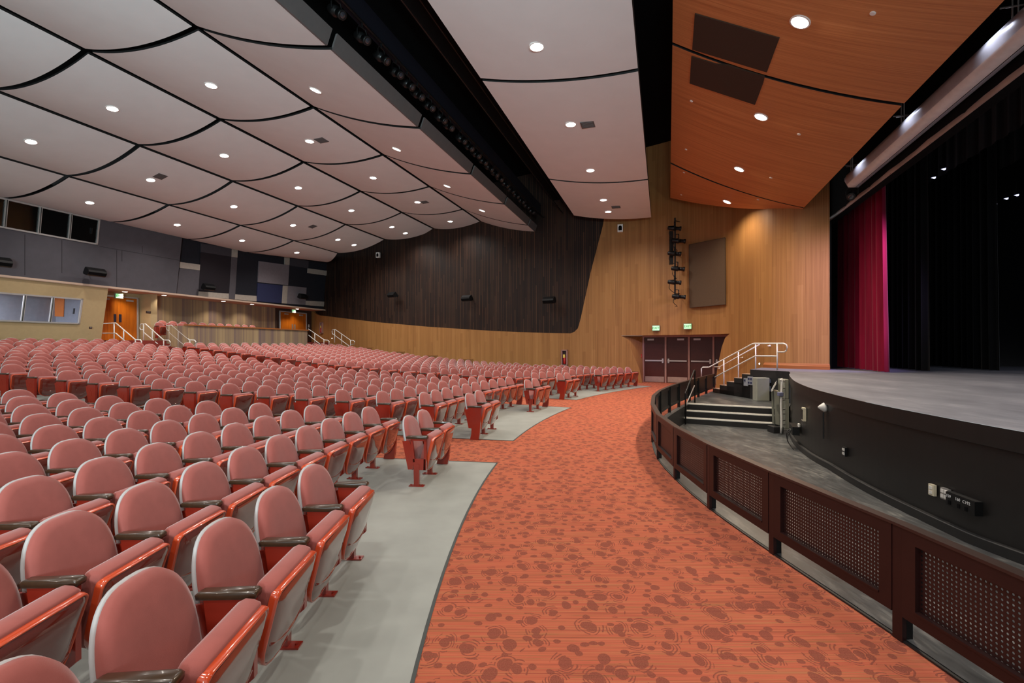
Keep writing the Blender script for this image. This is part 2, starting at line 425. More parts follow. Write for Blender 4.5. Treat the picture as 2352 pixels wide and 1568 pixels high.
def velvet(name, c1, c2):
    m = bpy.data.materials.new(name); m.use_nodes = True; t = NT(m); t.b.inputs['Roughness'].default_value = 0.9
    t.b.inputs['Sheen Weight'].default_value = 0.1; t.b.inputs['Specular IOR Level'].default_value = 0.15
    n = t.noise(t.vec(t.coord('Object'), (6, 6, 0.4)), 1.0, 3)
    t.link(t.ramp(n, [(0.3, c1), (0.7, c2)]), t.b.inputs['Base Color']); return m
M_redvelvet = velvet('crimson_velvet', S((104, 7, 34)), S((140, 15, 50)))
M_blackvelvet = velvet('black_velvet', S((5, 5, 6)), S((10, 10, 12)))

def door_wood():
    m = bpy.data.materials.new('amber_door_veneer'); m.use_nodes = True; t = NT(m); t.b.inputs['Roughness'].default_value = 0.35
    n = t.noise(t.vec(t.coord('Object'), (14, 14, 0.8)), 1.0, 4)
    t.link(t.ramp(n, [(0.3, S((170, 86, 14))), (0.7, S((204, 112, 24)))]), t.b.inputs['Base Color']); return m
M_doorwood = door_wood()
def glass(name, col, alpha):
    m = bpy.data.materials.new(name); m.use_nodes = True; t = NT(m); t.b.inputs['Base Color'].default_value = S(col)
    t.b.inputs['Roughness'].default_value = 0.05; t.b.inputs['Alpha'].default_value = alpha; t.b.inputs['Specular IOR Level'].default_value = 0.8
    return m
M_glassdark = glass('dark_window_glass', (14, 14, 15), 0.55)
M_glass = glass('clear_window_glass', (90, 96, 104), 0.12)

# ------------------------------------------------------------------ the floor
CX, CY = 23.0, 3.2                              # the seating arcs share this centre
def pol(R, ph, z=0.0): return Vector((CX - R * cos(ph), CY + R * sin(ph), z))
R0 = 24.3
def zf(R, ph):                                  # the seating floor rises towards the rear wall
    u = min(R - R0, (CX - R * cos(ph) - OX) * -TY + (CY + R * sin(ph) - OY) * TX - 0.35)
    if u <= 0: return 0.0
    if u < 10.6: return 0.0034 * u * u
    return 0.382 + 0.085 * (u - 10.6)
FENCE = [(2.36, 0.4), (2.30, 1.6), (2.23, 2.77), (2.12, 3.90), (2.05, 4.99), (2.07, 6.12), (2.19, 7.25), (2.50, 8.6), (2.86, 9.77), (3.25, 10.75), (3.72, 11.7), (4.35, 12.85), (5.05, 14.0), (5.72, 15.05), (6.50, 16.3), (7.30, 17.5)]
fence_c = catmull([(x, y, 0) for x, y in FENCE], 6)
def fenceX(Y): return interp(Y, [p.y for p in fence_c], [p.x for p in fence_c])
def fenceR(ph):
    for i in range(len(fence_c) - 1):
        a, b = fence_c[i], fence_c[i + 1]
        fa = atan2(a.y - CY, CX - a.x); fb = atan2(b.y - CY, CX - b.x)
        if fa <= ph <= fb:
            t = (ph - fa) / (fb - fa); p = a.lerp(b, t); return sqrt((CX - p.x) ** 2 + (CY - p.y) ** 2)
    return 20.9 if ph < 0 else 13.2
mb = MB(); rows = []
for i in range(0, 111):
    ph = radians(-14 + 0.7 * i); ri = fenceR(ph) - 0.05
    row = [pol(ri + (R0 - ri) * k / 4, ph, 0) for k in range(4)]
    R = R0
    while R < 47.2: row.append(pol(R, ph, zf(R, ph))); R += 0.88
    rows.append(row)
mb.grid(rows, flip=True)
floor = mb.build('floor', M_carpet, smooth=True); tag(floor, 'orange red patterned carpet of the cross aisle and side aisles', 'floor', kind='structure')

def patch(name, label, p0, p1, rf):
    mb = MB(); n = max(8, int((p1 - p0) / 0.8)); dz = 0.004
    prof = [rf, rf + 0.022] + [rf + 0.03 + (R0 + 0.2 - rf) * k / 3 for k in (1, 2, 3)]
    while prof[-1] < 45.2: prof.append(prof[-1] + 0.88)
    rows = []
    for i in range(n + 1):
        ph = radians(p0 + (p1 - p0) * i / n)
        rows.append([pol(R, ph, zf(R, ph) + dz) for R in prof])
    mb.grid(rows, flip=True)
    nc = len(prof)
    for k in range(len(mb.f)):
        if k % (nc - 1) == 0: mb.m[k] = 1
    for ph_, sg in ((p0, 1), (p1, -1)):         # dark edging beside the aisles
        a0, a1 = radians(ph_), radians(ph_ + sg * 0.05)
        rws = [[pol(R, a, zf(R, a) + dz + 0.003) for R in prof] for a in ((a0, a1) if sg > 0 else (a1, a0))]
        mb.grid(rws, 1, flip=True)
    o = mb.build(name, [M_conc, M_edge], smooth=False); tag(o, label, 'floor', kind='structure'); return o
patch('floor_near', 'grey sealed floor under the near block of seats', -9.0, 9.16, 23.5)
patch('floor_middle', 'grey sealed floor under the middle block of seats', 13.05, 24.9, 23.58)
patch('floor_far', 'grey sealed floor under the far block of seats', 29.3, 44.4, 24.08)

# ------------------------------------------------------------------ far side wall
WPX = [716, 800, 900, 1000, 1100, 1200, 1300, 1400, 1430, 1480, 1560, 1600, 1660, 1690, 1720, 1763, 1800, 1840, 1905]
WY = [37.2, 34.3, 31.3, 29.0, 27.0, 25.3, 23.9, 22.8, 22.5, 21.9, 20.9, 20.3, 19.2, 18.5, 17.6, 16.4, 15.8, 15.35, 14.85]
wall_c = catmull([((p - 1176) / FPX * y, y, 0) for p, y in zip(WPX, WY)], 14)
def wpx(p): return 1176 + FPX * p.x / p.y
wall_px = [wpx(p) for p in wall_c]
def wallY(px): return interp(px, wall_px, [p.y for p in wall_c])
arc = [0.0]
for i in range(1, len(wall_c)): arc.append(arc[-1] + (wall_c[i] - wall_c[i - 1]).length)
def warc(px): return interp(px, wall_px, arc)
BPX = [716, 718.5, 723, 733.7, 791.8, 868, 975.5, 1098, 1189.8, 1281.6, 1312, 1321, 1329, 1335, 1358, 1386, 1400]
BPY = [690, 703.7, 717.4, 723.6, 731, 740, 749.6, 757.8, 762.4, 765, 765.5, 762, 754, 734, 627, 520, 440]
def wz(px, py): return CAMH + (HOR - py) / FPX * wallY(px)
WTOP = 10.6
def wpt(px, z, off=0.0):                        # a point on the wall face, off metres out into the room
    Y = wallY(px); p = Vector(((px - 1176) / FPX * Y, Y, z))
    if off:
        a, b = px - 4, px + 4
        t = Vector(((b - 1176) / FPX * wallY(b) - (a - 1176) / FPX * wallY(a), wallY(b) - wallY(a), 0)).normalized()
        p += Vector((t.y, -t.x, 0)) * off
    return p
def wnorm(px): return (wpt(px, 0, 1.0) - wpt(px, 0, 0.0)).normalized()
ZS = 2.149
LJ = [(1428, 771), (1439, 778), (1452, 803), (1462, 826), (1471, 848), (1476, 872), (1477, 884)]
RJ = [(1682, 765), (1670, 776), (1662, 797), (1656, 824), (1651, 850), (1649, 872), (1648, 892)]
cols = sorted(set([round(716 + 3 * i, 1) for i in range(int((1904 - 716) / 3) + 1)] + [p for p, _ in LJ] + [p for p, _ in RJ] + [1428, 1682, 1312, 1321, 1329, 1386, 1400]))
def strip(mb, pxs, zlo, zhi, nz, off=0.0, flip=False):
    rows, uvs = [], []
    for px in pxs:
        a, b = zlo(px), zhi(px)
        rows.append([wpt(px, a + (b - a) * k / nz, off) for k in range(nz + 1)])
        uvs.append([(warc(px), a + (b - a) * k / nz) for k in range(nz + 1)])
    mb.grid(rows, 0, uvs, flip)
def bound(px): return wz(px, interp(px, BPX, BPY))
mb = MB()
strip(mb, [p for p in cols if p <= 1400], lambda p: -0.1, lambda p: bound(p), 4, 0.1)
strip(mb, [p for p in cols if 1400 <= p <= 1428], lambda p: -0.1, lambda p: WTOP, 6, 0.1)
strip(mb, [p for p in cols if 1428 <= p <= 1682], lambda p: ZS, lambda p: WTOP, 6, 0.1)
strip(mb, [p for p in cols if 1682 <= p], lambda p: -0.1, lambda p: WTOP, 6, 0.1)
zcl = lambda p: min(ZS, max(-0.1, wz(p, interp(p, [q for q, _ in LJ], [y for _, y in LJ]))))
zcr = lambda p: min(ZS, max(-0.1, wz(p, interp(p, [q for q, _ in RJ[::-1]], [y for _, y in RJ[::-1]]))))
strip(mb, [p for p in cols if 1428 <= p <= 1477], lambda p: -0.1, zcl, 3, 0.1)
strip(mb, [p for p in cols if 1648 <= p <= 1682], lambda p: -0.1, zcr, 3, 0.1)
# the return of the wood edge towards the recessed dark slats
pxs = [p for p in cols if p <= 1400]
mb.grid([[wpt(p, bound(p), 0.1), wpt(p, bound(p), -0.06)] for p in pxs], 0, [[(warc(p), bound(p)), (warc(p) + 0.01, bound(p))] for p in pxs])
# door recess: jambs and soffit
DA = Vector((6.16, 22.62, 0)); DD = Vector((0.85, -0.527, 0)).normalized(); DN = Vector((-0.527, -0.85, 0)).normalized()
def dpos(s, z, n=0.0): return DA + DD * s + DN * n + Vector((0, 0, z))
for px_l, send in ((LJ, -0.02), (RJ, 4.15)):
    rows, uvs = [], []
    for k in range(13):
        y = px_l[0][1] + (px_l[-1][1] - px_l[0][1]) * k / 12
        px = interp(y, [q[1] for q in px_l], [q[0] for q in px_l]); z = min(ZS, max(-0.1, wz(px, y)))
        a = wpt(px, z, 0.1); b = dpos(send, z)
        rows.append([a.lerp(b, q / 5) for q in range(6)]); uvs.append([(warc(px) + 0.2 * q, z) for q in range(6)])
    mb.grid(rows, 0, uvs)
sp = [p for p in cols if 1428 <= p <= 1682]
mb.grid([[wpt(p, ZS, 0.1), dpos(-0.02 + 4.17 * (p - 1428) / 254.0, ZS)] for p in sp], 0, [[(warc(p), ZS), (warc(p), ZS + 0.8)] for p in sp])
o = mb.build('wall_far', M_wood, smooth=True); tag(o, 'honey coloured wood slat side wall with a door recess', 'wall', kind='structure')
mb = MB()
strip(mb, [p for p in cols if p <= 1400] + [1408], lambda p: bound(min(p, 1400)) - 0.15, lambda p: WTOP, 8, -0.05)
o = mb.build('wall_far_slats', M_darkslat); tag(o, 'dark brown vertical slat panel of the side wall', 'wall', kind='structure')
# base trim where the wood wall meets the stage
mb = MB(); bp = [p for p in cols if 1763 <= p <= 1905]
for (o0, z0, o1, z1) in ((0.17, 0.95, 0.17, 1.05), (0.17, 1.05, 0.13, 1.09), (0.13, 1.09, 0.11, 1.13)):
    mb.grid([[wpt(p, z0, o0), wpt(p, z1, o1)] for p in bp], 0, [[(z0 * 3, warc(p)), (z1 * 3, warc(p))] for p in bp])
o = mb.build('baseboard_stage', M_woodtrim); tag(o, 'stepped wood base trim along the wall at stage level', 'baseboard', kind='structure')
mb = MB(); bp = [p for p in cols if 1290 <= p <= 1474]
mb.grid([[wpt(p, 0.0, 0.125), wpt(p, 0.14, 0.115)] for p in bp], 0, [[(0, warc(p)), (0.2, warc(p))] for p in bp])
o = mb.build('baseboard_far', M_woodtrim); tag(o, 'low wood base trim of the side wall behind the seats', 'baseboard', kind='structure')

# roof void above everything
mb = MB(); mb.box((-34, -9, 10.6), (34, 46, 10.8)); o = mb.build('ceiling', M_dark); tag(o, 'black roof void above the hanging panels', 'ceiling', kind='structure')

# ------------------------------------------------------------------ hanging ceiling panels
def cpt(p, t, dz): return Vector((-TY * p + TX * t, TX * p + TY * t, CAMH + dz))
LP = [6.2, 9.7, 13.2, 16.7, 20.2, 23.7]
LM = [0.905, 0.685, 0.513, 0.384, 0.286, 0.2245]
LZ = [m * 1.0474 * p for m, p in zip(LM, LP)]
TJ = [0.69, 4.37, 8.05, 11.73, 15.41, 19.09, 22.77, 26.75]
SAG = [0.13, 0.2, 0.24, 0.24, 0.2]
SNAME = ['front', 'second', 'third', 'fourth', 'rear']
def csurf(i, lam, t):
    p = LP[i] + (LP[i + 1] - LP[i]) * lam; dz = LZ[i] + (LZ[i + 1] - LZ[i]) * lam - SAG[i] * 4 * lam * (1 - lam)
    if i == 4 and t > 22.77:                     # the last panel of the rear row is cut back beside the side wall
        k = (t - 22.77) / 3.98 * lam; p -= 1.1 * k; t = t + 1.9 * k; dz += 0.32 * k
    return cpt(p, t, dz)
def slab(mb, rows, up=0.05, mi=0):
    nr, nc = len(rows), len(rows[0])
    mb.grid(rows, mi); top = [[p + Vector((0, 0, up)) for p in r] for r in rows]; mb.grid(top, mi, flip=True)
    for r0, r1 in ((rows[0], top[0]), (top[-1], rows[-1])): mb.grid([r0, r1], 1, flip=False)
    mb.grid([[r[0] for r in top], [r[0] for r in rows]], 1); mb.grid([[r[-1] for r in rows], [r[-1] for r in top]], 1)
for i in range(5):
    for j in range(7):
        mb = MB(); w_ = LP[i + 1] - LP[i]
        g0, g1 = 0.075 / w_, 1 - 0.075 / w_
        rows = [[csurf(i, g0 + (g1 - g0) * k / 24, TJ[j] + 0.075 + (TJ[j + 1] - TJ[j] - 0.15) * q / 4) for k in range(25)] for q in range(5)]
        slab(mb, rows)
        root = None
        lab = 'white bowed hanging ceiling panel, %s row from the stage, %s from the far wall' % (SNAME[i] if i else 'front', ORD[7 - j])
        if i == 0:                               # the front row carries a grey fascia
            root = thing('ceiling_panel', lab, 'ceiling panel', csurf(0, 0.5, TJ[j] + 1.8), group='hanging ceiling panels over the seats')
            wpart(mb, 'bowed_panel', [M_white, M_black], root, False)
            fb = MB(); a = csurf(0, g0, TJ[j] + 0.075); b = csurf(0, g0, TJ[j + 1] - 0.075)
            inn = Vector((TY, -TX, 0)) * 0.12
            fb.prism([a + inn * 0.02, b + inn * 0.02, b + inn + Vector((0, 0, 0.3)), a + inn + Vector((0, 0, 0.3))], Vector((-TY, TX, 0)) * 0.04)
            wpart(fb, 'fascia', M_fascia, root)
        else:
            o = mb.build('ceiling_panel', [M_white, M_black], smooth=False); tag(o, lab, 'ceiling panel', 'hanging ceiling panels over the seats')
# second cloud over the front of the house
C2P, C2Z, C2T = (0.47, 3.8), (5.5, 5.85), (2.6, 9.95, 16.6, 21.6)
def c2surf(lam, t):
    p = C2P[0] + (C2P[1] - C2P[0]) * lam; dz = C2Z[0] + (C2Z[1] - C2Z[0]) * lam - 0.12 * 4 * lam * (1 - lam); return cpt(p, t, dz)
for j in range(3):
    mb = MB()
    rows = [[c2surf(k / 24, C2T[j] + 0.06 + (C2T[j + 1] - C2T[j] - 0.12) * q / 4) for k in range(25)] for q in range(5)]
    slab(mb, rows, 0.28, 0)
    root = mb.build('ceiling_panel', [M_white, M_black], smooth=False)
    tag(root, 'white bowed panel of the separate strip before the wood ceiling, %s from the far wall' % ORD[3 - j], 'ceiling panel', 'white ceiling strip panels')
# wood clouds over the stage apron
WL = [Vector((1.75, 5.2, CAMH + 6.2)), Vector((3.29, 9.92, CAMH + 6.2)), Vector((5.38, 16.4, CAMH + 6.2)), Vector((6.66, 20.35, CAMH + 6.2))]
WR = [Vector((5.35, 3.62, CAMH + 4.3)), Vector((6.97, 8.62, CAMH + 4.3)), Vector((9.1, 15.1, CAMH + 4.3)), Vector((9.16, 15.25, CAMH + 4.3))]
def wsurf(j, u, v):
    a = WL[j].lerp(WL[j + 1], v); b = WR[j].lerp(WR[j + 1], v); p = a.lerp(b, u); p.z -= 0.16 * 4 * u * (1 - u); return p
WLAB = ['reddish wood ceiling panel over the apron, the one nearest above', 'reddish wood ceiling panel over the apron, the middle one', 'reddish wood ceiling panel over the apron, tapering to the far wall']
for j in range(3):
    mb = MB(); e = [0.008, 0.008, 0.02][j]
    rows = [[wsurf(j, k / 12, e + (1 - 2 * e) * q / 5) for k in range(13)] for q in range(6)]
    uv = [[((WL[j] - WL[0]).length + (WL[j + 1] - WL[j]).length * q / 5, k / 12 * 4.2) for k in range(13)] for q in range(6)]
    mb.grid(rows, 0, uv)
    top = [[p + Vector((0, 0, 0.08)) for p in r] for r in rows]; mb.grid(top, 1, flip=True)
    mb.grid([rows[0], top[0]], 1); mb.grid([top[-1], rows[-1]], 1); mb.grid([[r[0] for r in top], [r[0] for r in rows]], 1); mb.grid([[r[-1] for r in rows], [r[-1] for r in top]], 1)
    o = mb.build('wood_ceiling_panel', [M_woodceil, M_black], smooth=False); tag(o, WLAB[j], 'ceiling panel', 'wood ceiling panels over the apron')

def solve_w(px, py):                            # where a sight line meets the wood cloud
    best = None
    for j in range(3):
        for q in range(0, 41):
            v = q / 40
            lo, hi = 0.0, 1.0
            for _ in range(24):
                u = (lo + hi) / 2; p = wsurf(j, u, v)
                if 1176 + FPX * p.x / p.y < px: lo = u
                else: hi = u
            p = wsurf(j, u, v); e = abs((HOR - FPX * (p.z - CAMH) / p.y) - py)
            if best is None or e < best[0]: best = (e, j, u, v)
    e, j, u, v0 = best
    for q in range(-40, 41):
        v = min(1.0, max(0.0, v0 + q / 1600)); lo, hi = 0.0, 1.0
        for _ in range(24):
            u = (lo + hi) / 2; p = wsurf(j, u, v)
            if 1176 + FPX * p.x / p.y < px: lo = u
            else: hi = u
        p = wsurf(j, u, v); e = abs((HOR - FPX * (p.z - CAMH) / p.y) - py)
        if e < best[0]: best = (e, j, u, v)
    e, j, u, v = best; p = wsurf(j, u, v)
    du = wsurf(j, min(1, u + .02), v) - wsurf(j, max(0, u - .02), v); dv = wsurf(j, u, min(1, v + .05)) - wsurf(j, u, max(0, v - .05))
    n = du.cross(dv).normalized()
    if n.z > 0: n = -n
    return p, n
def solve_c(px, py, i):
    x = (px - 1176) / FPX; target = (HOR - py) / (1522 - px) * 1.0474
    lo, hi = 0.0, 1.0
    for _ in range(40):
        l = (lo + hi) / 2
        p = LP[i] + (LP[i + 1] - LP[i]) * l; dz = LZ[i] + (LZ[i + 1] - LZ[i]) * l - SAG[i] * 4 * l * (1 - l)
        if dz / p > target: lo = l
        else: hi = l
    Y = 1.0474 * p / (0.3114 - x); t = (Y - TX * p) / TY
    a = csurf(i, max(0, l - .05), t); b = csurf(i, min(1, l + .05), t); n = (b - a).cross(Vector((TX, TY, 0))).normalized()
    if n.z > 0: n = -n
    return csurf(i, l, t), n
def solve_c2(px, py):
    best = None
    for q in range(201):
        l = q / 200; p = C2P[0] + (C2P[1] - C2P[0]) * l; dz = C2Z[0] + (C2Z[1] - C2Z[0]) * l - 0.12 * 4 * l * (1 - l)
        x = (px - 1176) / FPX
        Y = 1.0474 * p / (0.3114 - x) if x < 0.3113 else 99; e = abs(HOR - FPX * dz / Y - py)
        if best is None or e < best[0]: best = (e, l, Y, p)
    e, l, Y, p = best; t = (Y - TX * p) / TY; return c2surf(l, t), Vector((0, 0, -1))

def downlight(pos, n, label, group, r=0.13, e=1.0, col=WARM):
    root = thing('downlight', label, 'ceiling light', pos, group=group)
    mb = MB(); mb.lathe([(-0.02, r * 1.22), (0.012, r * 1.22), (0.016, r * 1.02), (-0.01, r)], pos, n, 24); wpart(mb, 'trim_ring', M_trimring, root, False)
    mb = MB(); mb.lathe([(-0.015, r), (0.014, r * 0.99), (0.02, r * 0.8), (0.022, r * 0.4)], pos, n, 24); wpart(mb, 'lens', M_lamp, root, False)
    l = lamp('downlight_lamp', 'SPOT', (0, 0, 0), SPOT_W * e, col, None, 0.12, 150, 0.85)
    l.parent = root; l.location = n * 0.06; l.rotation_euler = (0, 0, 0)
    return root
DL = [[(725, 207), (911, 342), (1027, 427), (1107, 483), (1166, 526)], [(485, 196), (711, 324), (857, 408), (959, 464), (1034, 508)],
      [(258, 249), (515, 357), (685, 431), (807, 483), (900, 521), (931, 535)], [(71, 325), (346, 413), (537, 474), (673, 517), (776, 550), (813, 562)],
      [(206, 465), (407, 516), (556, 552), (670, 580)]]
for i, lst in enumerate(DL):
    for k, (px, py) in enumerate(lst):
        pos, n = solve_c(px, py, i)
        downlight(pos, n, 'round lit downlight in the %s row of ceiling panels, %s from the far wall' % (SNAME[i], ORD[len(lst) - k]), 'downlights in the hanging panels')
C2L = [(1233, 105), (1311, 285), (1356, 390), (1386, 459), (1397, 486)]
for k, (px, py) in enumerate(C2L):
    pos, n = solve_c2(px, py)
    downlight(pos, n, 'round lit downlight in the white strip before the wood ceiling, %s from the far wall' % ORD[5 - k], 'downlights in the white strip', 0.12)
for k, (px, py) in enumerate([(1838, 50), (1748, 268), (1698, 388), (1670, 463)]):
    pos, n = solve_w(px, py)
    downlight(pos, n, 'round lit downlight in the wood ceiling, %s from the far wall' % ORD[4 - k], 'downlights in the wood ceiling', 0.13, (2.2, 2.2, 2.2, 1.1)[k], (1.0, 0.86, 0.66))
# small flat fittings on the ceilings
def fitting(pos, n, name, label, cat, group, mb, m):
    o = mb.build(name, m, smooth=False); tag(o, label, cat, group); return o
for k, (px, py) in enumerate([(2005, 30), (1588, 232), (1835, 308), (1576, 343), (1771, 408), (1571, 396), (1741, 458), (1565, 447)]):
    pos, n = solve_w(px, py); mb = MB(); mb.lathe([(-0.01, 0.04), (0.012, 0.04), (0.016, 0.03)], pos, n, 16)
    right = px > 1700
    fitting(pos, n, 'sprinkler_cover', 'white round sprinkler cover on the wood ceiling, %s from far wall, %s side' % (ORD[{0: 4, 2: 3, 4: 2, 6: 1, 1: 4, 3: 3, 5: 2, 7: 1}[k]], 'stage' if right else 'audience'), 'sprinkler', 'sprinkler covers in the wood ceiling', mb, M_trimring)
VT = [((738, 322), 1, 'second'), ((368, 405), 3, 'fourth'), ((975, 464), 1, 'second'), ((718, 520), 3, 'fourth')]
for k, ((px, py), i, nm) in enumerate(VT):
    pos, n = solve_c(px, py, i); mb = MB(); T = Vector((TX, TY, 0)); U = n.cross(T).normalized()
    mb.prism([pos + T * a * 0.17 + U * b * 0.17 for a, b in ((-1, -1), (1, -1), (1, 1), (-1, 1))], n * 0.012)
    for q in range(5):
        c = pos + T * (-0.12 + 0.06 * q); mb.prism([c + T * a * 0.012 + U * b * 0.14 for a, b in ((-1, -1), (1, -1), (1, 1), (-1, 1))], n * 0.022)
    fitting(pos, n, 'ceiling_vent', 'square grey vent in the %s row of ceiling panels, %s' % (nm, 'nearer the rear wall windows' if k == 1 else 'near the middle of the hall' if k == 0 else 'close to the far wall'), 'vent', 'ceiling vents', mb, M_fascia)
for k, (px, py) in enumerate([(1350, 287), (1415, 474)]):
    pos, n = solve_c2(px, py); mb = MB(); T = Vector((TX, TY, 0)); U = Vector((TY, -TX, 0))
    mb.prism([pos + T * a * 0.17 + U * b * 0.17 for a, b in ((-1, -1), (1, -1), (1, 1), (-1, 1))], n * 0.012)
    for q in range(5):
        c = pos + T * (-0.12 + 0.06 * q); mb.prism([c + T * a * 0.012 + U * b * 0.14 for a, b in ((-1, -1), (1, -1), (1, 1), (-1, 1))], n * 0.022)
    fitting(pos, n, 'ceiling_vent', 'square grey vent in the white strip before the wood ceiling, %s' % ('beside the second downlight' if k == 0 else 'close to the far wall'), 'vent', 'ceiling vents', mb, M_fascia)
# dark speaker grilles set in the wood ceiling
for k, cs in enumerate([[(1597, 30), (1791, 86), (1762, 164), (1591, 112)], [(1589, 128), (1757, 180), (1735, 239), (1585, 190)]]):
    P = [solve_w(*c)[0] for c in cs]; n = solve_w(1680, 120)[1]; mb = MB()
    N = 6; rows = []
    for a in range(N + 1):
        r = []
        for b in range(N + 1):
            px = (cs[0][0] + (cs[1][0] - cs[0][0]) * a / N) * (1 - b / N) + (cs[3][0] + (cs[2][0] - cs[3][0]) * a / N) * b / N
            py = (cs[0][1] + (cs[1][1] - cs[0][1]) * a / N) * (1 - b / N) + (cs[3][1] + (cs[2][1] - cs[3][1]) * a / N) * b / N
            r.append(solve_w(px, py)[0] + n * 0.02)
        rows.append(r)
    mb.grid(rows); mb.grid([[p - n * 0.03 for p in r] for r in rows])
    for edge in (rows[0], rows[-1], [r[0] for r in rows], [r[-1] for r in rows]): mb.grid([edge, [p - n * 0.03 for p in edge]])
    o = mb.build('ceiling_speaker_grille', M_grilledark); tag(o, 'dark grille in the wood ceiling, %s' % ('the larger and nearer of the two' if k == 0 else 'the smaller one beyond the black joint'), 'grille', 'ceiling speaker grilles')

# catwalk rail, pipe and the row of theatre lights in the dark slot
def clinem(p, dz, t): return cpt(p, t, dz)
mb = MB(); mb.tube([clinem(5.78, 6.52, t) for t in (1, 24.5)], 0.03, 8)
o = mb.build('lighting_pipe', M_blackmetal); tag(o, 'long black pipe carrying the theatre lights in the dark ceiling slot', 'pipe')
cw = thing('catwalk', 'black catwalk hidden in the dark slot between the ceiling strips', 'catwalk', cpt(4.9, 14, 7.0))
mb = MB(); mb.prism([cpt(6.06, 0.5, 6.7), cpt(6.06, 27, 6.7), cpt(5.94, 27, 6.7), cpt(5.94, 0.5, 6.7)], (0, 0, 0.5)); wpart(mb, 'side_beam', mat('navy_black_steel', (22, 22, 32), 0.5), cw)
mb = MB(); mb.prism([cpt(5.3, 0.5, 7.3), cpt(5.3, 28, 7.3), cpt(4.4, 28, 7.3), cpt(4.4, 0.5, 7.3)], (0, 0, 0.06)); wpart(mb, 'walkway', M_dark, cw)
for z in (7.0, 7.5):
    mb = MB(); mb.tube([cpt(4.75, t, z - 0.4) for t in (0.5, 28)], 0.025, 6); wpart(mb, 'guard_rail', M_blackmetal, cw)
M_lens = glass('lamp_front_lens', (44, 44, 50), 1.0)
def stage_light(pos, aim, up, label, group, L=0.42, r=0.085, name='stage_light', yoke_to=None):
    """ellipsoidal theatre light: body, lens tube, lens, yoke, clamp"""
    root = thing(name, label, 'stage light', pos, group=group); pos = Vector(pos); aim = Vector(aim).normalized()
    mb = MB(); mb.lathe([(-L * 0.5, r * 0.5), (-L * 0.46, r * 0.9), (-L * 0.12, r * 1.15), (0.0, r * 1.2), (0.02, r * 0.85), (L * 0.12, r * 0.85)], pos, aim, 12); wpart(mb, 'lamp_housing', M_blackmetal, root, True)
    mb = MB(); mb.lathe([(L * 0.1, r * 0.82), (L * 0.36, r * 0.82), (L * 0.38, r * 1.05), (L * 0.5, r * 1.05), (L * 0.5, r * 0.9)], pos, aim, 12); wpart(mb, 'lens_tube', M_blackmetal, root, True)
    mb = MB(); mb.lathe([(L * 0.47, r * 0.88), (L * 0.505, r * 0.6), (L * 0.515, r * 0.2)], pos, aim, 12); wpart(mb, 'lens', M_lens, root, True)
    up = Vector(up).normalized(); sd = aim.cross(up).normalized()
    mb = MB(); mb.tube([pos + sd * r * 1.3, pos + sd * r * 1.4 + up * 0.12, pos + sd * r + up * 0.2, pos - sd * r + up * 0.2, pos - sd * r * 1.4 + up * 0.12, pos - sd * r * 1.3], 0.012, 6); wpart(mb, 'yoke', M_blackmetal, root)
    mb = MB(); c = pos + up * 0.2; mb.tube([c, c + up * 0.09], 0.022, 6)
    if yoke_to is not None: mb.tube([c + up * 0.08, yoke_to], 0.016, 6)
    wpart(mb, 'clamp', M_blackmetal, root); return root
k = 0
for t in [7.6, 8.4, 9.1, 9.7, 10.2, 10.7, 11.3, 12.0, 12.5, 13.4, 14.0, 14.6, 15.2, 15.8, 16.4, 16.9, 17.6, 18.3, 19.0, 19.8, 20.6, 21.5]:
    k += 1
    stage_light(cpt(5.78, t, 6.2), Vector((TY, -TX, 0)) * 1.0 + Vector((TX, TY, 0)) * random.uniform(-.35, .1) + Vector((0, 0, -0.75)), (0, 0, 1),
                'black theatre light on the pipe in the dark ceiling slot, %s from the near end' % ORD[k], 'theatre lights in the ceiling slot')

# ------------------------------------------------------------------ rear wall
BZ = 4.39
def quad_on(px4, plane, out=0.05):              # flat panel on a leaning rear plane, out metres of thickness towards the stage
    P = [onlean(px, py, *plane) for px, py in px4]; off = Vector((TY, -TX, 0)) * out
    return P, off
PL_BOOTH = (21.6, BZ, -0.138); PL_PATCH = (21.85, BZ, -0.138); PL_LOW = (22.1, 1.94, -0.2)
def lean_sheet(name, m, d0, d1, z0, z1, plane, label, thick=0.15):
    b = lambda z: plane[0] + plane[2] * (z - plane[1])
    mb = MB(); mb.prism([hall(d0, b(z0), z0), hall(d1, b(z0), z0), hall(d1, b(z1), z1), hall(d0, b(z1), z1)], Vector((-TY, TX, 0)) * thick)
    o = mb.build(name, m); tag(o, label, 'wall', kind='structure'); return o
d_b = onb(405, 21.6)[0]
lean_sheet('wall_rear_patchwork', M_navywall, d_b - 0.5, 22.4, BZ, 8.2, PL_PATCH, 'dark navy upper rear wall behind the coloured panels')
# soffit under the projecting upper wall
mb = MB(); mb.prism([hall(-6, 21.55, BZ - 0.07), hall(22.6, 21.55, BZ - 0.07), hall(22.6, 23.4, BZ - 0.07), hall(-6, 23.4, BZ - 0.07)], (0, 0, 0.07))
o = mb.build('ceiling_rear', M_pinksoffit); tag(o, 'pale soffit under the projecting upper rear wall', 'soffit', kind='structure')
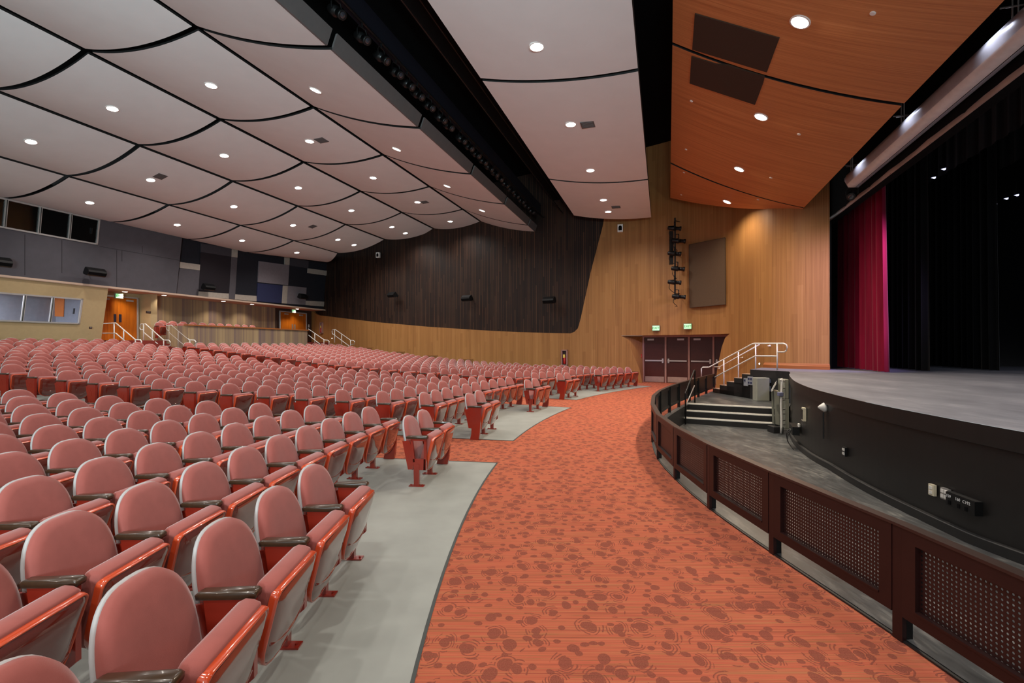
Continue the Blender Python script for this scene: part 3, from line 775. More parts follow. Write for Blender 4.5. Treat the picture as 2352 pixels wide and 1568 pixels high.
# lower booth wall (leaning) with a real opening for the window
dl = onb(248, 21.65)[0]
lp = lambda px, py: onlean(px, py, *PL_LOW)
W2 = [(-120, 661.5), (190, 685.5), (182, 741.5), (-125, 737)]   # window opening corners: tl tr br bl
mb = MB(); off = Vector((-TY, TX, 0)) * 0.12
b_of = lambda z: PL_LOW[0] + PL_LOW[2] * (z - PL_LOW[1])
q = [lp(*c) for c in W2]
dq = [((p.x - OX) * TX + (p.y - OY) * TY) for p in q]
zt, zb = (q[0].z + q[1].z) / 2, (q[2].z + q[3].z) / 2; dwl, dwr = min(dq[0], dq[3]), (dq[1] + dq[2]) / 2
def lpt(d, z): return hall(d, b_of(z), z)
for (d0, d1, z0, z1) in ((-6, dwl, 1.0, BZ), (dwr, dl, 1.0, BZ), (dwl, dwr, 1.0, zb), (dwl, dwr, zt, BZ)):
    mb.prism([lpt(d0, z0), lpt(d1, z0), lpt(d1, z1), lpt(d0, z1)], off)
o = mb.build('wall_rear_booth', M_beige); tag(o, 'beige leaning control booth wall below the grey wall', 'wall', kind='structure')
def window(name, lab, d0, d1, z0, z1, ptf, muls, mglass, fw=0.06):
    muls = [d0] + [m for m in muls if d0 + .3 < m < d1 - .3] + [d1]; n = len(muls) - 1
    root = thing(name, lab, 'window', ptf((d0 + d1) / 2, z0)); root['kind'] = 'structure'
    out = Vector((TY, -TX, 0)) * 0.05; mb = MB()
    for (a, b, c, e) in ((d0, d1, z1 - fw, z1), (d0, d1, z0, z0 + fw), (d0, d0 + fw, z0, z1), (d1 - fw, d1, z0, z1)):
        mb.prism([ptf(a, c) , ptf(b, c), ptf(b, e), ptf(a, e)], out)
    for k in range(1, n):
        dd = muls[k]; mb.prism([ptf(dd - fw * .7, z0), ptf(dd + fw * .7, z0), ptf(dd + fw * .7, z1), ptf(dd - fw * .7, z1)], out * 1.2)
        mb.prism([ptf(dd - 0.012, z0 + .05), ptf(dd + 0.012, z0 + .05), ptf(dd + 0.012, z1 - .05), ptf(dd - 0.012, z1 - .05)], out * 1.5, 1)
    fr = wpart(mb, 'window_frame', [M_aluminium, M_edge], root)
    for k in range(n):
        a = muls[k] + fw * .6; b = muls[k + 1] - fw * .6
        g = MB(); g.prism([ptf(a, z0 + fw), ptf(b, z0 + fw), ptf(b, z1 - fw), ptf(a, z1 - fw)], Vector((-TY, TX, 0)) * 0.008); wpart(g, 'pane', mglass, root)
    mb = MB(); mb.prism([ptf(d1 - 0.3, (z0 + z1) / 2 - 0.12), ptf(d1 - 0.27, (z0 + z1) / 2 - 0.12), ptf(d1 - 0.27, (z0 + z1) / 2 + .12), ptf(d1 - 0.3, (z0 + z1) / 2 + .12)], out * 1.4)
    wpart(mb, 'window_handle', M_blackmetal, root); return root
dof = lambda p: (p.x - OX) * TX + (p.y - OY) * TY
window('window_1', 'wide silver framed control booth window in the beige wall', dwl, dwr, zb, zt, lambda d, z: lpt(d, z), [dof(lp(x, 705)) for x in (-90, -15, 53, 118)], M_glass)
# booth interior behind that window
M_boothwall = mat('pale_blue_grey_booth_wall', (150, 156, 174), 0.8); M_orange = mat('orange_notice_board', (232, 130, 50), 0.8)
mb = MB(); mb.prism([hall(-7, 24.9, 0.9), hall(dl - 0.1, 24.9, 0.9), hall(dl - 0.1, 24.9, BZ), hall(-7, 24.9, BZ)], Vector((-TY, TX, 0)) * 0.1)
mb.prism([hall(dl - 0.16, 22.4, 0.9), hall(dl - 0.16, 24.9, 0.9), hall(dl - 0.16, 24.9, BZ), hall(dl - 0.16, 22.4, BZ)], Vector((TX, TY, 0)) * 0.1)
o = mb.build('wall_booth_inside', M_boothwall); tag(o, 'pale wall inside the lower control booth', 'wall', kind='structure')
lamp('booth_lamp', 'AREA', tuple(hall(1.5, 23.9, 4.2)), 330, (0.85, 0.92, 1.0), tuple(hall(1.5, 23.9, 0)), 1.2)
mb = MB(); mb.prism([dpt(x, y, dl - 0.2) for x, y in ((123, 681), (147, 683), (145, 727), (119, 726))], Vector((TX, TY, 0)) * 0.03)
o = mb.build('notice_board', M_orange); tag(o, 'orange board seen through the control booth window', 'board')
# upper grey booth wall with its dark window
ub = lambda z: PL_BOOTH[0] + PL_BOOTH[2] * (z - PL_BOOTH[1])
def upt(d, z): return hall(d, ub(z), z)
q = [onlean(px, py, *PL_BOOTH) for px, py in ((-95, 432), (230, 504), (222, 563), (-90, 506))]
dq = [((p.x - OX) * TX + (p.y - OY) * TY) for p in q]; uzt, uzb = (q[0].z + q[1].z) / 2, (q[2].z + q[3].z) / 2; udl, udr = (dq[0] + dq[3]) / 2, (dq[1] + dq[2]) / 2
mb = MB()
for (d0, d1, z0, z1) in ((-8, udl, BZ, 8.2), (udr, d_b, BZ, 8.2), (udl, udr, BZ, uzb), (udl, udr, uzt, 8.2)):
    mb.prism([upt(d0, z0), upt(d1, z0), upt(d1, z1), upt(d0, z1)], off)
o = mb.build('wall_rear_upper', M_greywall); tag(o, 'grey fabric upper rear wall leaning over the seats', 'wall', kind='structure')
M_seam = mat('dark_panel_seam', (52, 48, 52), 0.9)
mb = MB()
for (px, y0, y1) in ((57, 538, 632), (142, 551, 627), (280, 575, 600), (268, 660, 575), (327, 564, 580)):
    a = onlean(px, y0, *PL_BOOTH); b = onlean(px, y1, *PL_BOOTH); T = Vector((TX, TY, 0)) * 0.012; mb.prism([a - T, a + T, b + T, b - T], Vector((TY, -TX, 0)) * 0.004)
a = onlean(228, 566, *PL_BOOTH); b = onlean(412, 598, *PL_BOOTH); mb.prism([a, b, b + Vector((0, 0, .02)), a + Vector((0, 0, .02))], Vector((TY, -TX, 0)) * 0.004)
o = mb.build('trim_1', M_seam); tag(o, 'dark seams between the fabric sheets of the grey rear wall', 'trim', kind='structure')
window('window_2', 'dark silver framed projection booth window in the grey wall', udl, udr, uzb, uzt, lambda d, z: upt(d, z), [dof(onlean(x, 510, *PL_BOOTH)) for x in (-60, 10, 90, 161)], M_glassdark)
mb = MB(); mb.prism([hall(-8, 24.2, BZ), hall(d_b, 24.2, BZ), hall(d_b, 24.2, 8.2), hall(-8, 24.2, 8.2)], Vector((-TY, TX, 0)) * 0.1)
o = mb.build('wall_projection_room', M_dark); tag(o, 'black wall inside the projection booth', 'wall', kind='structure')
# lip under the grey wall
mb = MB(); mb.prism([hall(-8, 21.62, BZ - 0.09), hall(22.6, 21.62, BZ - 0.09), hall(22.6, 21.62, BZ), hall(-8, 21.62, BZ)], Vector((TY, -TX, 0)) * 0.06)
o = mb.build('trim_2', M_pinksoffit); tag(o, 'thin pale lip along the bottom of the upper rear wall', 'trim', kind='structure')
# coloured acoustic panels
MA_lg = mat('light_grey_fabric', (122, 114, 120), 0.9); MA_g = mat('mid_grey_fabric', (84, 79, 85), 0.9); MA_dg = mat('dark_grey_fabric', (62, 57, 64), 0.9)
MA_be = mat('pale_beige_fabric', (170, 158, 148), 0.9); MA_na = mat('deep_blue_fabric', (38, 42, 78), 0.9); MA_bk = mat('plum_black_fabric', (28, 20, 28), 0.9)
AP = [([(505, 120), (800, 170), (798, 250), (505, 205)], MA_dg, 'dark grey flat acoustic panel under the ceiling beside the pale square'),
      ([(800, 170), (858, 180), (855, 258), (797, 250)], MA_be, 'small pale acoustic panel under the ceiling atop the tall grey one'),
      ([(797, 250), (855, 258), (831, 660), (772, 655)], MA_g, 'tall narrow grey acoustic panel'),
      ([(300, 300), (496, 326), (492, 381), (297, 357)], MA_be, 'short pale acoustic panel above the large grey one by the booth'),
      ([(296, 360), (491, 383), (476, 632), (266, 612)], MA_g, 'large grey acoustic panel next to the booth wall'),
      ([(500, 206), (796, 250), (772, 602), (482, 580)], MA_bk, 'large plum black acoustic panel left of the tall grey one'),
      ([(480, 584), (772, 605), (771, 655), (476, 632)], MA_be, 'low pale acoustic panel under the plum black one'),
      ([(832, 612), (1040, 628), (1040, 680), (830, 661)], MA_be, 'low pale acoustic panel left of the deep blue one'),
      ([(1065, 292), (1357, 332), (1345, 525), (1053, 495)], MA_lg, 'large light grey acoustic panel above the deep blue one'),
      ([(1315, 250), (1360, 257), (1358, 330), (1312, 324)], MA_be, 'small pale upright acoustic panel above the large light grey one'),
      ([(1362, 257), (1544, 288), (1540, 360), (1359, 334)], MA_dg, 'dark grey acoustic panel under the ceiling near the side wall'),
      ([(1538, 362), (1756, 390), (1752, 436), (1535, 407)], MA_be, 'upper pale acoustic strip beside the slatted side wall'),
      ([(1052, 503), (1292, 527), (1282, 698), (1042, 678)], MA_na, 'deep blue square acoustic panel'),
      ([(1295, 527), (1342, 530), (1332, 702), (1283, 698)], MA_be, 'pale narrow upright acoustic panel between the blue and grey ones'),
      ([(1344, 530), (1523, 548), (1512, 715), (1334, 702)], MA_lg, 'light grey acoustic panel behind the small wall speaker over the exit'),
      ([(1515, 673), (1732, 686), (1730, 732), (1512, 716)], MA_be, 'lower pale acoustic strip over the end of the soffit')]
for cs, m, lab in AP:
    P, of = quad_on([(340 + x / 4.2, 530 + y / 4.2) for x, y in cs], PL_PATCH, 0.06)
    mb = MB(); mb.prism(P, of); o = mb.build('acoustic_panel', m); tag(o, lab, 'acoustic panel', 'acoustic panels on the rear wall')
# recess behind the soffit: beige door wall, pier, striped wall, brown wall round the second door
def flat(name, m, d0, d1, b, z0, z1, lab, uv=False, th=0.1):
    mb = MB()
    mb.grid([[hall(d0, b, z0), hall(d1, b, z0)], [hall(d0, b, z1), hall(d1, b, z1)]], 0, [[(d0, z0), (d1, z0)], [(d0, z1), (d1, z1)]])
    mb.prism([hall(d0, b + 0.005, z0), hall(d1, b + 0.005, z0), hall(d1, b + 0.005, z1), hall(d0, b + 0.005, z1)], Vector((-TY, TX, 0)) * th)
    o = mb.build(name, m); tag(o, lab, 'wall', kind='structure'); return o
DB = 23.2; ZR = 1.94
dd = lambda px, b=DB: onb(px, b)[0]
d_pier0, d_pier1 = dd(329), dd(361)
flat('wall_rear_door', M_beige, dl - 0.02, d_pier0 + 0.3, DB, ZR - 0.4, BZ, 'beige rear wall around the amber double door')
mb = MB(); mb.prism([hall(d_pier0 - 0.2, DB - 0.8, ZR - 0.4), hall(onb(361, DB - 0.8)[0], DB - 0.8, ZR - 0.4), hall(onb(361, DB - 0.8)[0], DB, ZR - 0.4), hall(d_pier0 - 0.2, DB, ZR - 0.4)], (0, 0, BZ - ZR + 0.4 - 0.07))
o = mb.build('wall_rear_pier', M_beige); tag(o, 'beige pier between the amber door and the striped wall', 'wall', kind='structure')
flat('wall_rear_striped', M_stripe, d_pier1 - 0.3, dd(632), DB, ZR - 0.4, BZ, 'striped tan fabric wall behind the upper seats')
M_brownwall = mat('dark_brown_wall', (64, 40, 30), 0.8)
flat('wall_rear_corner', M_brownwall, dd(632), dd(722), DB - 0.02, ZR - 0.4, BZ, 'dark brown rear wall around the second amber door')
# double doors
def double_door(nm, lab, d0, d1, z0, z1, b, plates=M_steel):
    root = thing(nm, lab, 'door', hall((d0 + d1) / 2, b, z0)); root['kind'] = 'structure'
    fo = Vector((TY, -TX, 0)); fr = 0.07
    mb = MB()
    for (a, c, e, g) in ((d0 - fr, d0, z0, z1 + fr), (d1, d1 + fr, z0, z1 + fr), (d0 - fr, d1 + fr, z1, z1 + fr)):
        mb.prism([hall(a, b, e), hall(c, b, e), hall(c, b, g), hall(a, b, g)], fo * 0.08)
    wpart(mb, 'door_frame', M_aluminium, root)
    mid = (d0 + d1) / 2
    for (a, c, s) in ((d0 + .006, mid - .004, -1), (mid + .004, d1 - .006, 1)):
        mb = MB(); mb.prism([hall(a, b - .005, z0 + .01), hall(c, b - .005, z0 + .01), hall(c, b - .005, z1 - .005), hall(a, b - .005, z1 - .005)], fo * 0.045); lf = wpart(mb, 'door_leaf', M_doorwood, root)
        x = mid + s * 0.12
        mb = MB(); mb.prism([hall(x - .06, b - .05, z0 + 0.9), hall(x + .06, b - .05, z0 + 0.9), hall(x + .06, b - .05, z0 + 1.3), hall(x - .06, b - .05, z0 + 1.3)], fo * 0.012); sub(mb, 'push_plate', plates, lf)
        x = (a + c) / 2 + s * 0.1
        mb = MB(); mb.prism([hall(x - .16, b - .05, z1 - .17), hall(x + .16, b - .05, z1 - .17), hall(x + .16, b - .05, z1 - .09), hall(x - .16, b - .05, z1 - .09)], fo * 0.07); sub(mb, 'door_closer', M_aluminium, lf)
    return root
M_bluepl = mat('dark_blue_push_plate', (60, 56, 74), 0.4, metal=0.5)
double_door('door_1', 'amber double door beside the beige booth wall', dd(312) - 1.83, dd(312), ZR, ZR + 2.13, DB - 0.02, M_bluepl)
double_door('door_2', 'amber double door in the far rear corner', dd(641), dd(700), ZR, ZR + 2.13, DB - 0.06)
# rear upper floor, red stepped front, striped parapet
mb = MB(); mb.prism([hall(5.9, 20.9, 0.2), hall(24, 20.9, 0.2), hall(24, 26, 0.2), hall(5.9, 26, 0.2)], (0, 0, ZR - 0.2))
o = mb.build('floor_rear', M_stepred); tag(o, 'raised red carpeted floor along the rear wall', 'floor', kind='structure')
for (pxa, pxb, nm) in ((262, 431, 'between the booth and the striped parapet'), (706, 748, 'in the far rear corner')):
    da, db = onb(pxa, 20.6)[0], onb(pxb, 20.2)[0]
    mb = MB()
    for k in range(5): mb.prism([hall(da, 20.9 - 0.3 * (k + 1), 0.3), hall(db, 20.9 - 0.3 * (k + 1), 0.3), hall(db, 20.9 - 0.3 * k, 0.3), hall(da, 20.9 - 0.3 * k, 0.3)], (0, 0, ZR - 0.3 - 0.155 * (k + 1)))
    o = mb.build('staircase', M_stepred); tag(o, 'short red carpeted stair with white rails %s' % nm, 'stairs', 'rear aisle stairs')
dpa, dpb = onb(431, 19.5)[0], onb(706, 19.5)[0]
root = thing('parapet', 'striped low parapet with a dark wooden cap before the upper seats', 'parapet', hall((dpa + dpb) / 2, 19.5, 1.0))
mb = MB(); mb.grid([[hall(dpa, 19.5, 0.6), hall(dpb, 19.5, 0.6)], [hall(dpa, 19.5, 2.66), hall(dpb, 19.5, 2.66)]], 0, [[(dpa, 0), (dpb, 0)], [(dpa, 2), (dpb, 2)]])
mb.grid([[hall(dpa, 19.5, 0.6), hall(dpa, 20.9, 0.6)], [hall(dpa, 19.5, 2.66), hall(dpa, 20.9, 2.66)]], 0, [[(0, 0), (1.4, 0)], [(0, 2), (1.4, 2)]])
mb.grid([[hall(dpb, 19.5, 0.6), hall(dpb, 20.9, 0.6)], [hall(dpb, 19.5, 2.66), hall(dpb, 20.9, 2.66)]], 0, [[(0, 0), (1.4, 0)], [(0, 2), (1.4, 2)]])
mb.prism([hall(dpa + .01, 19.51, 0.6), hall(dpb - .01, 19.51, 0.6), hall(dpb - .01, 19.62, 0.6), hall(dpa + .01, 19.62, 0.6)], (0, 0, 2.05))
wpart(mb, 'parapet_wall', M_stripe, root)
mb = MB(); mb.prism([hall(dpa - .05, 19.42, 2.66), hall(dpb + .05, 19.42, 2.66), hall(dpb + .05, 19.7, 2.66), hall(dpa - .05, 19.7, 2.66)], (0, 0, 0.06)); wpart(mb, 'wooden_cap', M_woodtrim, root)
# recessed lamps in the soffit
for k, (px, bb) in enumerate([(287, 22.5), (377, 22.3), (513, 22.3), (579, 22.3), (683, 22.4)]):
    d, _ = onb(px, bb); pos = hall(d, bb, BZ - 0.07)
    r_ = thing('soffit_lamp', 'small lit lamp in the rear soffit, %s from the booth' % ORD[k + 1], 'ceiling light', pos, group='lamps in the rear soffit')
    mb = MB(); mb.lathe([(-0.01, 0.13), (0.012, 0.13), (0.014, 0.11)], pos, (0, 0, -1), 20); wpart(mb, 'trim_ring', M_trimring, r_)
    mb = MB(); mb.lathe([(-0.005, 0.1), (0.018, 0.1), (0.02, 0.05)], pos, (0, 0, -1), 20); wpart(mb, 'lens', M_lamp, r_)
    l = lamp('soffit_spot', 'SPOT', (0, 0, 0), 95, (1.0, 0.88, 0.7), None, 0.08, 130, 0.6); l.parent = r_; l.location = (0, 0, -0.05)

# ------------------------------------------------------------------ exit signs
M_exit = emis('exit_green', (70, 225, 120), 0.95); M_signbox = mat('grey_green_sign_box', (120, 130, 110), 0.5); M_letter = mat('dark_green_letter', (20, 74, 40), 0.6)
def exit_sign(pos, face, w_, h_, label):
    face = Vector((face[0], face[1], 0)).normalized(); sx = Vector((-face.y, face.x, 0)); pos = Vector(pos)   # sx points to the reader's right
    root = thing('exit_sign', label, 'exit sign', pos, group='green exit signs')
    U = Vector((0, 0, 1)); mb = MB()
    mb.prism([pos + sx * a * w_ / 2 + U * b * h_ / 2 for a, b in ((-1, -1), (1, -1), (1, 1), (-1, 1))], -face * 0.09); wpart(mb, 'sign_box', M_signbox, root)
    mb = MB(); mb.prism([pos + face * 0.001 + sx * a * w_ * .44 + U * b * h_ * .4 for a, b in ((-1, -1), (1, -1), (1, 1), (-1, 1))], face * 0.006); pl = wpart(mb, 'lit_face', M_exit, root)
    cu = bpy.data.curves.new('exit_text', 'FONT'); cu.body = 'EXIT'; cu.size = h_ * 0.56; cu.align_x = 'CENTER'; cu.align_y = 'CENTER'; cu.extrude = 0.003; cu.materials.append(M_letter)
    t = text_mesh(cu, 'lettering'); t.parent = root
    R = Matrix((sx, U, face)).transposed().to_4x4(); t.matrix_local = Matrix.Translation(face * 0.01) @ R
    return root
p = dpt(274, 674, 0) if False else hall(onb(274, 22.6)[0], 22.6, BZ - 0.3)
exit_sign(p, (TY, -TX), 0.36, 0.24, 'lit green exit sign over the amber door by the booth')
p = hall(onb(675, 22.6)[0], 22.6, BZ - 0.24); exit_sign(p, (TY, -TX), 0.36, 0.24, 'lit green exit sign over the amber door in the rear corner')
for px, py, lab in ((1511, 753.5, 'lit green exit sign over the maroon doors, farther from the stage'), (1586, 749.5, 'lit green exit sign over the maroon doors, nearer the stage')):
    q = wpt(px, wz(px, py), 0.22); n = wnorm(px); exit_sign(q, (n.x * .5 - .15, n.y * .5 - .75), 0.33, 0.25, lab)

# ------------------------------------------------------------------ maroon doors
root = thing('door_3', 'four maroon exit doors with push bars and kick plates in the wood wall', 'door', dpos(2, 0)); root['kind'] = 'structure'
mb = MB(); U = Vector((0, 0, 1))
for s in (0.0, 1.02, 2.04, 3.06, 4.08): mb.prism([dpos(s - .04, 0, 0), dpos(s + .04, 0, 0), dpos(s + .04, 2.15, 0), dpos(s - .04, 2.15, 0)], DN * 0.07)
mb.prism([dpos(-.04, 2.07), dpos(4.12, 2.07), dpos(4.12, 2.15), dpos(-.04, 2.15)], DN * 0.075); wpart(mb, 'door_frame', M_doorframe, root)
for k in range(4):
    a, b = 1.02 * k + 0.05, 1.02 * (k + 1) - 0.05
    mb = MB(); mb.prism([dpos(a, .01, -.03), dpos(b, .01, -.03), dpos(b, 2.06, -.03), dpos(a, 2.06, -.03)], DN * 0.05); lf = wpart(mb, 'door_leaf', M_doorred, root)
    mb = MB(); mb.prism([dpos(a + .03, .02, .021), dpos(b - .03, .02, .021), dpos(b - .03, .27, .021), dpos(a + .03, .27, .021)], DN * 0.004); sub(mb, 'kick_plate', M_kick, lf)
    mb = MB(); mb.prism([dpos(a + .04, .97, .03), dpos(b - .04, .97, .03), dpos(b - .04, 1.03, .03), dpos(a + .04, 1.03, .03)], DN * 0.05)
    e = b - .08 if k % 2 == 0 else a + .08
    mb.prism([dpos(e - .035, .9, .02), dpos(e + .035, .9, .02), dpos(e + .035, 1.1, .02), dpos(e - .035, 1.1, .02)], DN * 0.05); sub(mb, 'push_bar', M_aluminium, lf)
    c = a + .3 if k % 2 == 0 else b - .3
    mb = MB(); mb.prism([dpos(c - .15, 1.93, .02), dpos(c + .15, 1.93, .02), dpos(c + .15, 2.01, .02), dpos(c - .15, 2.01, .02)], DN * 0.07); sub(mb, 'door_closer', M_aluminium, lf)
mb = MB(); mb.prism([dpos(-.1, -.05, -.2), dpos(4.3, -.05, -.2), dpos(4.3, 2.4, -.2), dpos(-.1, 2.4, -.2)], -DN * 0.05); o = mb.build('wall_door_recess', M_dark); tag(o, 'dark backing behind the maroon doors', 'wall', kind='structure')

# ------------------------------------------------------------------ stage, pit, steps
ZST = 0.95
EDGE = [(4.75, -1.2), (4.45, 1.4), (4.35, 3.0), (4.35, 4.1), (4.42, 5.0), (4.57, 6.1), (4.82, 7.2), (5.22, 8.5), (5.92, 10.15), (6.99, 12.2), (7.45, 12.95), (7.88, 13.75)]
edge_c = catmull([(x, y, 0) for x, y in EDGE], 6)
def stageX(Y): return interp(Y, [p.y for p in edge_c], [p.x for p in edge_c])
LA, LB = Vector((7.36, 14.95, 0)), Vector((7.88, 13.75, 0))
poly = [Vector((p.x, p.y, ZST)) for p in edge_c] + [Vector((LA.x, LA.y, ZST)), Vector((8.35, 16.2, ZST)), Vector((9.6, 15.2, ZST)), Vector((14, 18, ZST)), Vector((27, 15, ZST)), Vector((24, -3, ZST))]
mb = MB(); n = len(poly); mb.add(poly, [tuple(range(n - 1, -1, -1))])
o = mb.build('floor_stage', M_stage); tag(o, 'worn grey painted stage floor with a curved front', 'floor', kind='structure')
if o.data.polygons[0].normal.z < 0: o.data.flip_normals()
def zpit(Y): return interp(Y, [0, 3.0, 4.6, 7.4, 11.4, 13.6], [-0.02, -0.1, -0.21, -0.22, -0.44, -0.44])
mb = MB(); ec = edge_c
mb.grid([[Vector((p.x, p.y, ZST - 0.002)), Vector((p.x, p.y, ZST - 0.19))] for p in ec], 0, flip=True)
mb.grid([[Vector((p.x, p.y, ZST - 0.19)), Vector((p.x + 0.03, p.y - .01, ZST - 0.2)), Vector((p.x + 0.03, p.y - .01, -0.7))] for p in ec], 0, flip=True)
o = mb.build('wall_stage_front', mat('satin_black_stage_front', (27, 25, 24), 0.42, var=0.12)); tag(o, 'black curved front wall of the stage', 'wall', kind='structure')
mb = MB()
mb.grid([[Vector((p.x - 0.012, p.y, zpit(p.y) + 0.1)), Vector((p.x - 0.02, p.y, zpit(p.y) + 0.092)), Vector((p.x - 0.02, p.y, zpit(p.y) - 0.05))] for p in ec], 0, flip=True)
mb.grid([[Vector((p.x + .03, p.y, zpit(p.y) + 0.1)), Vector((p.x - 0.012, p.y, zpit(p.y) + 0.1))] for p in ec], 0, flip=True)
o = mb.build('baseboard_stage_front', M_black); tag(o, 'black base strip along the foot of the stage front', 'baseboard', kind='structure')
rows = []
for i in range(70):
    Y = -1.0 + 15.0 * i / 69
    a, b = fenceX(max(0.4, Y)) - 0.02, stageX(Y) + 0.05
    rows.append([Vector((a + (b - a) * k / 6, Y, zpit(Y))) for k in range(7)])
mb = MB(); mb.grid(rows); o = mb.build('floor_pit', M_pit, smooth=True); tag(o, 'scuffed black ramp floor between the railing and the stage', 'floor', kind='structure')
# curb under the railing
mb = MB(); fc = [p for p in fence_c]
def fnorm(i):
    a = fc[max(0, i - 1)]; b = fc[min(len(fc) - 1, i + 1)]; t = (b - a).normalized(); return Vector((-t.y, t.x, 0))   # towards the audience
mb.grid([[p + fnorm(i) * 0.02 + Vector((0, 0, -0.6)), p + fnorm(i) * 0.02 + Vector((0, 0, 0.012)), p + fnorm(i) * -0.12 + Vector((0, 0, 0.012)), p + fnorm(i) * -0.12 + Vector((0, 0, -0.6))] for i, p in enumerate(fc)], flip=True)
mb.grid([[p + fnorm(i) * 0.0 + Vector((0, 0, 0.016)), p + fnorm(i) * -0.12 + Vector((0, 0, 0.016))] for i, p in enumerate(fc)], 1, flip=True)
o = mb.build('trim_3', [M_black, M_pit]); tag(o, 'black curb under the railing', 'trim', kind='structure')
# platform and steps at the bottom of the ramp
ZP = 0.05
SA, SB = Vector((4.98, 13.75, 0)), Vector((7.2, 12.62, 0)); SDir = (SB - SA).normalized(); SN = Vector((SDir.y, -SDir.x, 0))    # SN: down the steps
if SN.y > 0: SN = -SN
mb = MB()
pf = [SA, SB, Vector((7.75, 13.45, 0)), Vector((7.95, 13.75, 0)), Vector((8.3, 17.4, 0)), Vector((7.25, 17.45, 0)), Vector((6.45, 16.22, 0)), Vector((5.72, 15.1, 0))]
mb.prism([p + Vector((0, 0, -0.7)) for p in pf], (0, 0, 0.7 + ZP))
mb.m[2:] = [1] * (len(mb.m) - 2)
o = mb.build('floor_platform', [M_pit, M_black]); tag(o, 'black platform at the top of the three steps', 'floor', kind='structure')
root = thing('steps', 'three black steps with bright nosings between railing and lift', 'steps', (SA + SB) / 2 + Vector((0, 0, -0.44)))
for k in range(3):
    zt_ = ZP - 0.163 * k; o0 = SN * (0.29 * k)
    if k > 0:
        ext = -SDir * 0.04 * k
        mb = MB(); mb.prism([SA + ext + SN * 0.001 + Vector((0, 0, -0.6)), SB + SN * 0.001 + Vector((0, 0, -0.6)), SB + o0 + Vector((0, 0, -.6)), SA + ext + o0 + Vector((0, 0, -.6))], (0, 0, 0.6 + zt_)); wpart(mb, 'tread', M_black, root)
    e = SA - SDir * 0.04 * k + o0; f_ = SB + o0; U = Vector((0, 0, zt_))
    mb = MB(); mb.prism([e + U, f_ + U, f_ + U - SN * 0.05, e + U - SN * 0.05], (0, 0, 0.008)); mb.prism([e + U + SN * .004, f_ + U + SN * .004, f_ + U + SN * .004 + Vector((0, 0, -.03)), e + U + SN * .004 + Vector((0, 0, -.03))], -SN * 0.004); wpart(mb, 'nosing', mat('bright_nosing', (240, 236, 226), 0.35, metal=0.0) if k == 0 else bpy.data.materials['bright_nosing'], root)
# handrail of these steps
root = thing('handrail', 'black handrail beside the three pit steps', 'handrail', SA)
base0 = SA + SN * 0.75 + SDir * 0.05; base1 = SA - SN * 0.15 + SDir * 0.18
mb = MB()
mb.tube([base0 + Vector((0, 0, -.44)), base0 + Vector((0, 0, 0.38)), base0 - SN * 0.02 + Vector((0, 0, .42)), base0 - SN * 0.12 + Vector((0, 0, .44)), base1 + SN * 0.1 + Vector((0, 0, .98)), base1 + Vector((0, 0, .98)), base1 - SN * .08 + Vector((0, 0, .95)), base1 - SN * .08 + Vector((0, 0, ZP))], 0.022, 8); wpart(mb, 'top_rail', M_blackmetal, root, True)
mb = MB(); mb.tube([base0 + Vector((0, 0, 0.05)), base1 + Vector((0, 0, .55))], 0.016, 8); wpart(mb, 'lower_rail', M_steel, root, True)
# stage stair beside the wood wall
root = thing('staircase', 'black side stair rising to the stage along the wood wall', 'stairs', (7.2, 16.5, ZP), group=None)
S0, S1 = Vector((7.04, 16.95, 0)), Vector((7.36, 14.95, 0)); sd = (S1 - S0).normalized(); sr = Vector((-sd.y, sd.x, 0))
if sr.x < 0: sr = -sr
mb = MB(); cap = MB(); nst = 5; run = (S1 - S0).length / nst
for k in range(nst):
    a = S0 + sd * run * k; z1 = ZP + 0.15 * (k + 1)
    b = S1
    mb.prism([a + Vector((0, 0, ZP - .3)), b + Vector((0, 0, ZP - .3)), b + sr * 1.2 + Vector((0, 0, ZP - .3)), a + sr * 1.2 + Vector((0, 0, ZP - .3))], (0, 0, z1 - ZP + .3 - 0.01))
    c = a + sd * run
    cap.prism([a + Vector((0, 0, z1 - .01)), c + Vector((0, 0, z1 - .01)), c + sr * 1.2 + Vector((0, 0, z1 - .01)), a + sr * 1.2 + Vector((0, 0, z1 - .01))], (0, 0, 0.012))
wpart(mb, 'stair_body', M_black, root); wpart(cap, 'treads', mat('pale_wood_tread', (170, 140, 118), 0.6), root)
mb = MB(); mb.prism([LA + Vector((0, 0, -.2)), LB + Vector((0, 0, -.2)), LB + Vector((0, 0, ZST - .004)), LA + Vector((0, 0, ZST - .004))], Vector((.05, .02, 0))); 
o = mb.build('wall_stage_landing', M_black); tag(o, 'black face of the stage landing behind the grey cabinet', 'wall', kind='structure')
# white rails of the stage stair
def railing(name, label, cat, paths, posts, r=0.02, group=None, m=None, base=None, knobs=()):
    P0 = Vector(base if base is not None else posts[0][0]); root = thing(name, label, cat, P0, group=group); m = m or M_pipe
    for nm, pts in paths: mb = MB(); mb.tube(pts, r, 8); wpart(mb, nm, m, root, True)
    for a, b in posts: mb = MB(); mb.tube([a, b], r, 8); wpart(mb, 'post', m, root, True)
    for kpos, kn in knobs:
        mb = MB(); mb.lathe([(0, 0.035), (0.01, 0.035), (0.02, 0.018), (0.09, 0.014)], kpos, kn, 10); wpart(mb, 'bracket', m, root, True)
    return root
def sy(px): return interp(px, [1610, 1650, 1735, 1785, 1808], [16.9, 16.6, 14.95, 13.95, 13.6])
def sp_(px, py): return atY(px, py, sy(px))
A = [(1611, 864), (1611, 846), (1614, 843), (1629, 843), (1728, 789.5), (1733, 788.5), (1800, 788.5), (1806, 791), (1808, 797), (1806, 805), (1801, 808), (1787, 808)]
